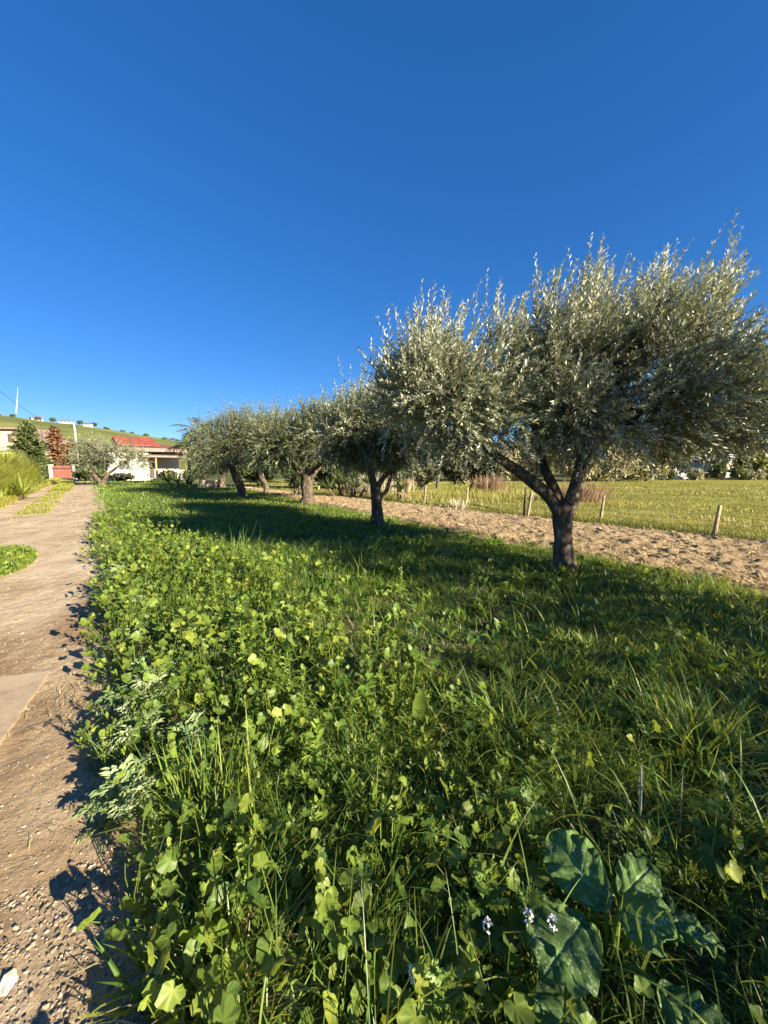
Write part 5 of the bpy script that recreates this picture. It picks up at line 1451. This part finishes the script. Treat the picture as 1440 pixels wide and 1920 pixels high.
ROCKS = [rock_tpl(s, 1) for s in range(5)]
CL = Geo(); rg = np.random.default_rng(801)
for (y0, y1, n, sz) in [(-2, 9, 34000, .040), (9, 17, 22000, .058), (17, 29, 4000, .11)]:
    y = rg.uniform(y0, y1, n); u = rg.uniform(.02, .98, n)
    x = soil_near_x(y) + (soil_far_x(y) - soil_near_x(y)) * u
    ok = (fbm(x, y, 1.8, 3, 19) > .40) & (np.hypot(x, y) > 1)
    x, y = x[ok], y[ok]
    for k in range(5):
        xx, yy = x[k::5], y[k::5]; m = len(xx)
        CL.inst(ROCKS[k][0], ROCKS[k][1], frames(rg.normal(size=(m, 3)) * np.array([1, 1, .2]), UP + rg.normal(0, .2, (m, 3))), np.stack([xx, yy, rg.uniform(.01, .07, m)], 1), .80 * sz * rg.lognormal(0, .5, m), np.clip(rg.normal(.55, .28, m), 0, 1))
tag(CL.obj('soil_clods', M['clod'], smooth=False), 'dry crumbly clods covering the ploughed soil strip', 'soil clods', kind='stuff')
ST = Geo()
n = 56000
y = rg.uniform(-1, 22, n); u = rg.uniform(.0, 1, n) ** 1.2
x = soil_near_x(y) + (soil_far_x(y) - soil_near_x(y)) * u
blades(ST, np.stack([x, y, rg.uniform(.03, .085, n)], 1), rg.uniform(0, 6.28, n), rg.uniform(.06, .20, n), rg.uniform(.007, .014, n), rg.normal(1.35, .2, n), rg.normal(.1, .3, n), rg.uniform(0, 1, n), K=4)
tag(ST.obj('chopped_straw', M['soil_straw']), 'pale chopped stalks lying over the ploughed soil strip', 'straw', kind='stuff')

GV = Geo(); rg = np.random.default_rng(811)
def gravel(s0, s1, w0, w1, n, sz, seed, thr=0.0):
    s = rg.uniform(s0, s1, n); w = rg.uniform(w0, w1, n)
    x, y = road_pt(s, w)
    ok = fbm(x, y, 2.0, 3, seed) > thr
    x, y = x[ok], y[ok]
    for k in range(5):
        xx, yy = x[k::5], y[k::5]; m = len(xx)
        GV.inst(ROCKS[k][0], ROCKS[k][1], frames(rg.normal(size=(m, 3)) * np.array([1, 1, .25]), UP + rg.normal(0, .25, (m, 3))), np.stack([xx, yy, road_z(xx, yy) + rg.uniform(-.2, .25, m) * sz], 1), sz * rg.lognormal(0, .45, m), np.clip(rg.normal(.5, .25, m), 0, 1))
gravel(-.6, 1.75, -.25, 1.0, 22000, .0095, 5, .0)
gravel(-.5, 1.7, -.25, .7, 1500, .017, 6, .35)
gravel(1.7, 5, -.1, 1.6, 9000, .008, 7, .35)
gravel(5, 14, -.1, 2.7, 7000, .012, 8, .40)
gravel(14, 40, 0, 2.7, 2200, .04, 9, .45)
tag(GV.obj('gravel', M['stone'], smooth=False), 'loose small stones scattered over the dirt road', 'gravel', kind='stuff')

# single stones
def stone(label, loc, sz, seed, mat='white_stone'):
    g = Geo(); v, f = rock_tpl(seed, 2)
    g.add(v * np.array(sz), f[0], 0, .6)
    o = g.obj('stone', M[mat], loc=loc, smooth=False)
    o.rotation_euler = (0, 0, seed)
    return tag(o, label, 'stone', 'single stones on the ground')
stone('pale blocky stone on the gravel at the lower left photo edge', (-1.14, 1.0, .045), (.085, .065, .06), 2)
stone('rounded grey stone close to the weeds on the gravel', (-1.06, 1.15, .04), (.055, .045, .04), 3, 'stone')
stone('small angular stone beside the rounded grey one, against the weeds', (-.98, 1.14, .04), (.05, .04, .035), 4, 'stone')
stone('flat grey stone half sunk in the gravel', (-1.25, 1.12, .035), (.07, .05, .03), 6, 'stone')
stone('flat whitish stone lying in the grass near the bare patch', (-1.0, 3.28, .13), (.17, .13, .05), 8)
for k, (x, y) in enumerate([(1.25, 16.75), (1.6, 16.4), (1.95, 15.95), (2.3, 15.6)]):
    stone(['whitish stone at the foot of the yucca, leftmost of the line', 'whitish stone second from the yucca along the hose', 'whitish stone third from the yucca along the hose', 'whitish stone by the far fence post foot'][k], (x, y - .15, .05), (.28, .18, .14), 10 + k)

# concrete slab on the road
sl = Geo()
def slab_pts(z):
    return [(-2.53, 2.76, z), (-3.75, 2.47, z), (-3.25, 1.25, z), (-1.92, 1.50, z)]
b_ = slab_pts(.028); t_ = slab_pts(.062)
sl.add(b_ + t_, [(0, 1, 2, 3), (7, 6, 5, 4), (0, 4, 5, 1), (1, 5, 6, 2), (2, 6, 7, 3), (3, 7, 4, 0)])
tag(sl.obj('concrete_slab', M['concrete'], smooth=False), 'flat pale concrete slab let into the dirt road at the left edge', 'concrete slab')

# ------------------------------------------------------------------ foreground plants that stand out
def pinnate(g, P, ax, nor, L, rg, tint, npair=9, wl=.20, lobe=.42, droop=.5, mi=0):
    """one deeply cut leaf per row: rachis with toothed lobes"""
    for i in range(len(P)):
        f = nrm(ax[i]); s = nrm(np.cross(f, nor[i])); nn = np.cross(s, f)
        t = np.linspace(.08, 1, npair)
        c = P[i] + f * (L[i] * t)[:, None] - UP * (droop * L[i] * t ** 2)[:, None]
        T = nrm(np.gradient(c, axis=0))
        rw = L[i] * .022 * (1.2 - t)
        V = [c - s * rw[:, None], c + s * rw[:, None]]
        RV = np.concatenate(V)
        F = np.array([(k, npair + k, npair + k + 1, k + 1) for k in range(npair - 1)])
        g.add(RV, F, mi, tint[i])
        ll = L[i] * wl * np.sin(np.clip(t * 2.9 + .25, 0, 3.05)) + L[i] * .03
        for sg in (-1, 1):
            d = nrm(T * .62 + s * sg * .8 + nn * rg.normal(.12, .32, (npair, 1)) + rg.normal(0, .12, (npair, 3)))
            n2 = nrm(nn + rg.normal(0, .3, (npair, 3)))
            tv = np.array([(-.20, 0, 0), (.20, 0, 0), (.30, .38, .06), (.06, .42, 0), (.16, .72, .05), (0, 1, -.05), (-.12, .66, .05), (-.05, .42, 0), (-.30, .34, .06)])
            tv[:, 0] *= lobe / .42
            tf = [np.array([(0, 1, 2, 3), (0, 3, 7, 8), (7, 3, 4, 5), (7, 5, 6, 7)])[:3], np.array([(7, 5, 6)])]
            g.inst(tv, tf, frames(d, n2), c, ll, tint[i] + rg.normal(0, .12, npair), mi)


def thistle(label, loc, nl, L, seed, mat='thistle', name='thistle_plant', cat='thistle', H=.12, group='silvery thistles along the road edge', npair=13):
    rg = np.random.default_rng(seed)
    root = thing(name, label, cat, loc, 0, group)
    g = Geo()
    az = np.arange(nl) * 2.4 + rg.normal(0, .3, nl); th = rg.uniform(.35, 1.25, nl)
    ax = np.stack([np.cos(az) * np.sin(th), np.sin(az) * np.sin(th), np.cos(th)], 1)
    nor = nrm(UP * np.sin(th)[:, None] - np.stack([np.cos(az), np.sin(az), 0 * az], 1) * np.cos(th)[:, None] + rg.normal(0, .15, (nl, 3)))
    P = np.stack([rg.normal(0, .03, nl), rg.normal(0, .03, nl), rg.uniform(.02, H, nl)], 1)
    pinnate(g, P, ax, nor, L * rg.uniform(.65, 1.2, nl), rg, np.clip(rg.normal(.45, .2, nl), 0, 1), npair=npair, lobe=.24, wl=.23, droop=.7)
    g.obj('leaves', M[mat], root)
    g = Geo(); tube(g, A((0, 0, -.02), (.01, 0, H * .6), (0, .01, H * 1.3)), [.014, .012, .008], n=6, m=3); g.obj('stem', M[mat], root)
    return root


for k, (x, y, nl, L, lb) in enumerate([
        (-1.60, 2.40, 24, .40, 'largest silvery thistle, beside the concrete slab corner'),
        (-1.36, 1.98, 22, .34, 'silvery thistle spilling over the dark stain nearest the slab'),
        (-1.48, 2.95, 18, .36, 'silvery thistle set back in the mallow, beyond the largest one'),
        (-2.72, 3.85, 18, .34, 'spiky grey-green thistle throwing a pointed shadow on the road'),
        (-3.62, 5.15, 16, .36, 'farthest grey-green thistle leaning out over the wheel track'),
        (-1.14, 1.55, 20, .30, 'nearest thistle with bright green drooping leaves at the gravel edge'),
        (-1.05, 1.92, 16, .30, 'green thistle among yellow mallow leaves, behind the nearest one'),
        (-2.15, 3.25, 18, .34, 'thistle half buried in round mallow leaves at the road bend')]):
    thistle(lb, (x, y, 0), nl + 4, L * .95, 900 + k, H=.17)

# parsley-like weeds
for k, (x, y, L, lb) in enumerate([(.60, 1.42, .20, 'ferny bright weed standing alone above the flattened grass'), (.33, 1.10, .20, 'ferny weed left of the big speckled leaves'), (.46, 1.06, .17, 'yellowish ferny weed touching the big speckled leaf'),
                                   (2.05, 2.75, .22, 'ferny weed in the dappled grass at the right'), (2.5, 3.2, .22, 'ferny weed in the far dappled grass near the tree shade'), (.15, .86, .18, 'low ferny weed at the bottom photo edge')]):
    rg = np.random.default_rng(940 + k)
    root = thing('ferny_weed', lb, 'weed', (x, y, 0), 0, 'ferny upright weeds')
    g = Geo(); H = L * 1.5
    tube(g, A((0, 0, -.02), (.01, .0, H * .5), (.0, .01, H)), [.005, .004, .002], n=5, m=3); g.obj('stem', M['feather'], root)
    g = Geo(); nl = 11
    az = np.arange(nl) * 2.4; z = H * np.linspace(.2, .98, nl); th = np.linspace(1.2, .35, nl)
    ax = np.stack([np.cos(az) * np.sin(th), np.sin(az) * np.sin(th), np.cos(th)], 1)
    nor = nrm(UP - ax * .3 + rg.normal(0, .15, (nl, 3)))
    pinnate(g, np.stack([0 * z, 0 * z, z], 1), ax, nor, L * np.linspace(.75, .4, nl), rg, np.clip(rg.normal(.6, .15, nl), 0, 1), npair=6, wl=.36, lobe=.5, droop=.25)
    g.obj('leaves', M['feather'], root)

# leafy upright weeds
for k, (x, y, H, lb) in enumerate([(-.86, 2.70, .42, 'bright leafy weed spike left of the bare earth, the taller of a pair'), (-.64, 2.50, .38, 'bright leafy weed spike beside the taller one, nearer'), (-1.24, 3.15, .40, 'leafy weed spike rising from the mallow behind the pair'),
                                   (1.80, 2.45, .34, 'leafy weed catching sun in the dappled shade at the right'), (1.35, 2.2, .26, 'short leafy weed in the shaded grass right of centre'), (-.12, 2.22, .36, 'thin curled yellow-green weed stalk in the middle of the grass'),
                                   (-.35, 1.75, .30, 'leafy weed between mallow leaves and flattened grass'), (-1.9, 4.2, .42, 'leafy weed on the mallow bank farther along the road'), (-.98, 2.55, .36, 'leafy weed spike nearest the road side of the bright pair'), (-.74, 2.95, .34, 'leafy weed spike straight behind the bright pair'), (-1.05, 2.95, .36, 'leafy weed spike between the pair and the mallow bank'), (-.50, 2.2, .32, 'low bright leafy weed spike in front of the pair'), (.2, 4.6, .30, 'leafy weed at the sunny edge of the tree shade'), (1.0, 4.3, .30, 'leafy weed just in front of the big olive shadow')]):
    rg = np.random.default_rng(960 + k)
    root = thing('leafy_weed', lb, 'weed', (x, y, 0), 0, 'leafy upright weeds'); H *= 1.2
    g = Geo(); tip = np.array([rg.normal(0, .04), rg.normal(0, .04), H])
    tube(g, [np.array([0, 0, -.02]), tip * np.array([.3, .3, .5]), tip], [.006, .005, .002], n=6, m=4); g.obj('stem', M['feather'], root)
    g = Geo(); nl = int(30 * H / .4) + 8
    t = np.linspace(.12, 1, nl); az = np.arange(nl) * 2.4 + rg.normal(0, .3, nl); th = 1.35 - .9 * t + rg.normal(0, .15, nl)
    P = np.stack([tip[0] * t, tip[1] * t, H * t], 1)
    ax = np.stack([np.cos(az) * np.sin(th), np.sin(az) * np.sin(th), np.cos(th)], 1)
    nor = nrm(UP - ax * .3 + rg.normal(0, .25, (nl, 3)))
    L = .105 * (1.15 - .6 * t) * rg.uniform(.8, 1.2, nl)
    lance(g, P, ax, nor, L, L * .36, np.clip(rg.normal(.85, .15, nl), 0, 1), droop=.3)
    g.obj('leaves', M['dock'], root)

# broad pointed-leaf plant and hairy stalk
def rosette(name, label, cat, loc, specs, mat, seed, group=None):
    rg = np.random.default_rng(seed)
    root = thing(name, label, cat, loc, 0, group)
    for (az, th, L, w, z) in specs:
        g = Geo()
        ax = np.array([[math.cos(az) * math.sin(th), math.sin(az) * math.sin(th), math.cos(th)]])
        nor = nrm(UP * math.sin(th) - np.array([math.cos(az), math.sin(az), 0]) * math.cos(th))[None]
        lance(g, np.array([[.01 * math.cos(az), .01 * math.sin(az), z]]), ax, nor, np.array([L]), np.array([w]), rg.uniform(.6, 1.0), droop=.25, K=8)
        g.obj('leaf', M[mat], root)
    return root
rosette('broad_leaf_plant', 'young plant with broad pointed bright leaves near the middle of the grass', 'plant', (.20, 2.12, 0), [(1.2, .25, .30, .085, .05), (3.4, .7, .22, .075, .04), (5.2, .9, .20, .07, .05), (.2, .8, .2, .07, .06), (2.3, 1.0, .22, .08, .03)], 'mallow', 3)
root = thing('seed_stalk', 'tall pale hairy seed stalk with a reddish foot in the right foreground', 'plant', (1.10, 1.50, 0))
g = Geo(); tube(g, A((0, 0, -.02), (.005, 0, .15), (.0, .01, .32)), [.0045, .004, .003], n=6, m=3); g.obj('stem', M['pale_dry'], root)
g = Geo(); rg = np.random.default_rng(4); n = 160
blades(g, np.stack([0 * np.arange(n), .01 + 0 * np.arange(n), rg.uniform(.18, .33, n)], 1), rg.uniform(0, 6.28, n), .009, .0014, rg.uniform(.9, 1.5, n), 0, .8, K=3, floor=False); g.obj('bristles', M['pale_dry'], root)
g = Geo(); n = 8; az = np.arange(n) * 2.4
blades(g, np.stack([0 * az, 0 * az, 0 * az + .05], 1), az, rg.uniform(.18, .34, n), .012, .5, 1.3, .6, K=5); g.obj('leaves', M['grass'], root)


# big-leaved borage-like plant with speckled blistered leaves
def big_leaf(parent, base, tip, w, seed, roll=0.0, tilt=0.0, fold=.25):
    rg = np.random.default_rng(seed)
    base = np.array(base, float); tip = np.array(tip, float)
    tip = base + (tip - base) * .88 - UP * .03; w = w * .92
    L = np.linalg.norm(tip - base); f = nrm(tip - base)
    s = nrm(np.cross(f, UP)); nn = np.cross(s, f)
    s, nn = s * math.cos(roll) + nn * math.sin(roll), nn * math.cos(roll) - s * math.sin(roll)
    nu, nv = 80, 41
    t = np.linspace(0, 1, nu); q = np.linspace(-1, 1, nv)
    Tg, Q = np.meshgrid(t, q, indexing='ij')
    prof = (np.clip(Tg, 0, 1) ** .42) * (1 - Tg ** 2.6) ** .62 * 1.10
    prof = prof * (1 + .035 * np.sin(Tg * 15 + 2.0 * np.sign(Q) + seed) + .012 * np.sin(Tg * 43 + seed))
    wq = w / 2 * prof * Q
    y = L * Tg + np.where(Tg < .15, -.10 * L * np.abs(Q) * (1 - Tg / .15), 0)       # heart-shaped base
    z = fold * np.abs(wq) - .9 * wq ** 2 / w - .30 * L * (Tg - .35) ** 2
    z = z +   .006 * np.sin(Tg * 21 - 6 * np.abs(Q)) * (.3 + np.abs(Q)) + .010 * np.abs(Q) ** 3 * np.sin(Tg * 31 + 3 * Q + seed) + .012 * (fbm(Tg * 3 + seed, Q * 2, 1.5, 3, seed) - .5)
    rib = (Tg * 8.5 - np.abs(Q) * 2.2); vein = np.exp(-((rib - np.round(rib)) / .07) ** 2) * (np.abs(Q) < .92) * (Tg < .93)
    vein = np.maximum(vein * .7, np.exp(-(Q / .05) ** 2))
    z = z - .005 * vein
    V = base + f * y[..., None] + s * wq[..., None] + nn * z[..., None]
    g = grid_mesh(V[..., 0], V[..., 1], V[..., 2], tint=vein.ravel() * .75)
    V2 = None
    o = g.obj('leaf', M['big_leaf'], parent)
    return o


bl = thing('speckled_leaf_plant', 'big plant with large blistered white-speckled leaves in the lower right foreground', 'plant', (.72, 1.06, 0))
LV = [((-.02, .02, .22), (-.13, .22, .33), 0.269, .5), ((.06, .04, .22), (.24, .14, .27), 0.192, -.3), ((-.10, -.02, .20), (-.30, -.17, .26), 0.294, .1),
      ((.02, -.02, .24), (.09, -.14, .36), 0.218, -.5), ((.12, -.05, .22), (.26, -.12, .30), 0.154, .3), ((-.2, -.12, .16), (-.30, -.30, .20), 0.218, .2),
      ((.05, -.16, .16), (.16, -.30, .2), 0.205, -.2), ((-.05, .1, .18), (-.02, .26, .20), 0.154, 0), ((.18, .05, .15), (.34, -.02, .17), 0.154, .2), ((-.12, .05, .13), (-.32, .06, .16), 0.192, .1)]
for k, (b, t, w, ro) in enumerate(LV):
    big_leaf(bl, b, t, w, 5 + k, ro)
for k, (b, t, w, ro) in enumerate(LV):
    g = Geo(); b = np.array(b); tube(g, [np.array([b[0] * .15, b[1] * .15, -.02]), b * np.array([.5, .5, .75]), b + (np.array(t) - b) * .03], [.009, .007, .005], n=6, m=3)
    g.obj('stalk', M['feather'], bl)

# white flower heads
for k, (x, y, z, lb) in enumerate([(.50, .99, .26, 'white flower cluster in front of the big speckled leaf'), (.43, 1.00, .27, 'white flower cluster left of the big speckled leaf, largest'), (.31, 1.00, .24, 'small white flower head between dark leaves'), (.08, .90, .22, 'white flower cluster at the bottom photo edge')]):
    rg = np.random.default_rng(980 + k)
    root = thing('wild_flower', lb, 'flower', (x, y, 0), 0, 'white wild flowers')
    g = Geo(); tube(g, A((.02, 0, -.01), (.01, 0, z * .6), (0, 0, z)), [.003, .0026, .002], n=5, m=3); g.obj('stem', M['feather'], root)
    g = Geo(); n = 46
    d = nrm(rg.normal(size=(n, 3)) + UP * .4); P = np.array([0, 0, z]) + d * np.array([.011, .011, .018])
    g.inst(np.array([(-.4, 0, 0), (.4, 0, 0), (.5, .8, .1), (0, 1, 0), (-.5, .8, .1)]), [np.array([(0, 1, 2, 3)]), np.array([(0, 3, 4)])], frames(d + rg.normal(0, .6, (n, 3)), nrm(d + UP)), P, .0054 * rg.uniform(.7, 1.2, n), .5)
    g.obj('blossom', M['petal'], root)

tuft('dry_straw_clump', 'tangled pale dry straw clump at the bottom photo edge', 'straw clump', (-.44, .92, .02), 170, .24, .006, 'dry_grass', 12, .07, 1.3, .5)
tuft('grass_tussock', 'lush bright grass tussock at the bottom left of the weeds', 'grass tussock', (-.66, .98, 0), 60, .24, .011, 'grass', 14, .06, 1.0, .35, 'grass tussocks')
tuft('grass_tussock', 'long-bladed grass tussock with upright stems beside the thistles', 'grass tussock', (-.75, 1.55, 0), 130, .42, .008, 'grass', 15, .09, .7, .2, 'grass tussocks')
tuft('grass_tussock', 'arching grass tussock in the shaded right foreground', 'grass tussock', (.75, 2.15, 0), 220, .40, .008, 'grass', 16, .08, 1.5, .4, 'grass tussocks')
tuft('grass_tussock', 'tall thin grass tussock at the edge of the far mallow bank', 'grass tussock', (-2.4, 6.1, 0), 60, .75, .010, 'grass', 17, .14, .5, .12, 'grass tussocks')
tuft('grass_tussock', 'coarse grass tussock at the right photo edge', 'grass tussock', (1.75, 2.0, 0), 220, .42, .009, 'grass', 18, .12, 1.2, .35, 'grass tussocks')

# contrail
g = Geo(); tube(g, A((-829, 900, 181), (-833, 900, 155), (-838, 900, 130), (-839, 900, 121)), [.1, .7, 1.1, .4], n=6, m=4)
tag(g.obj('contrail', M['contrail']), 'short bright contrail streak low in the sky at the left', 'contrail')
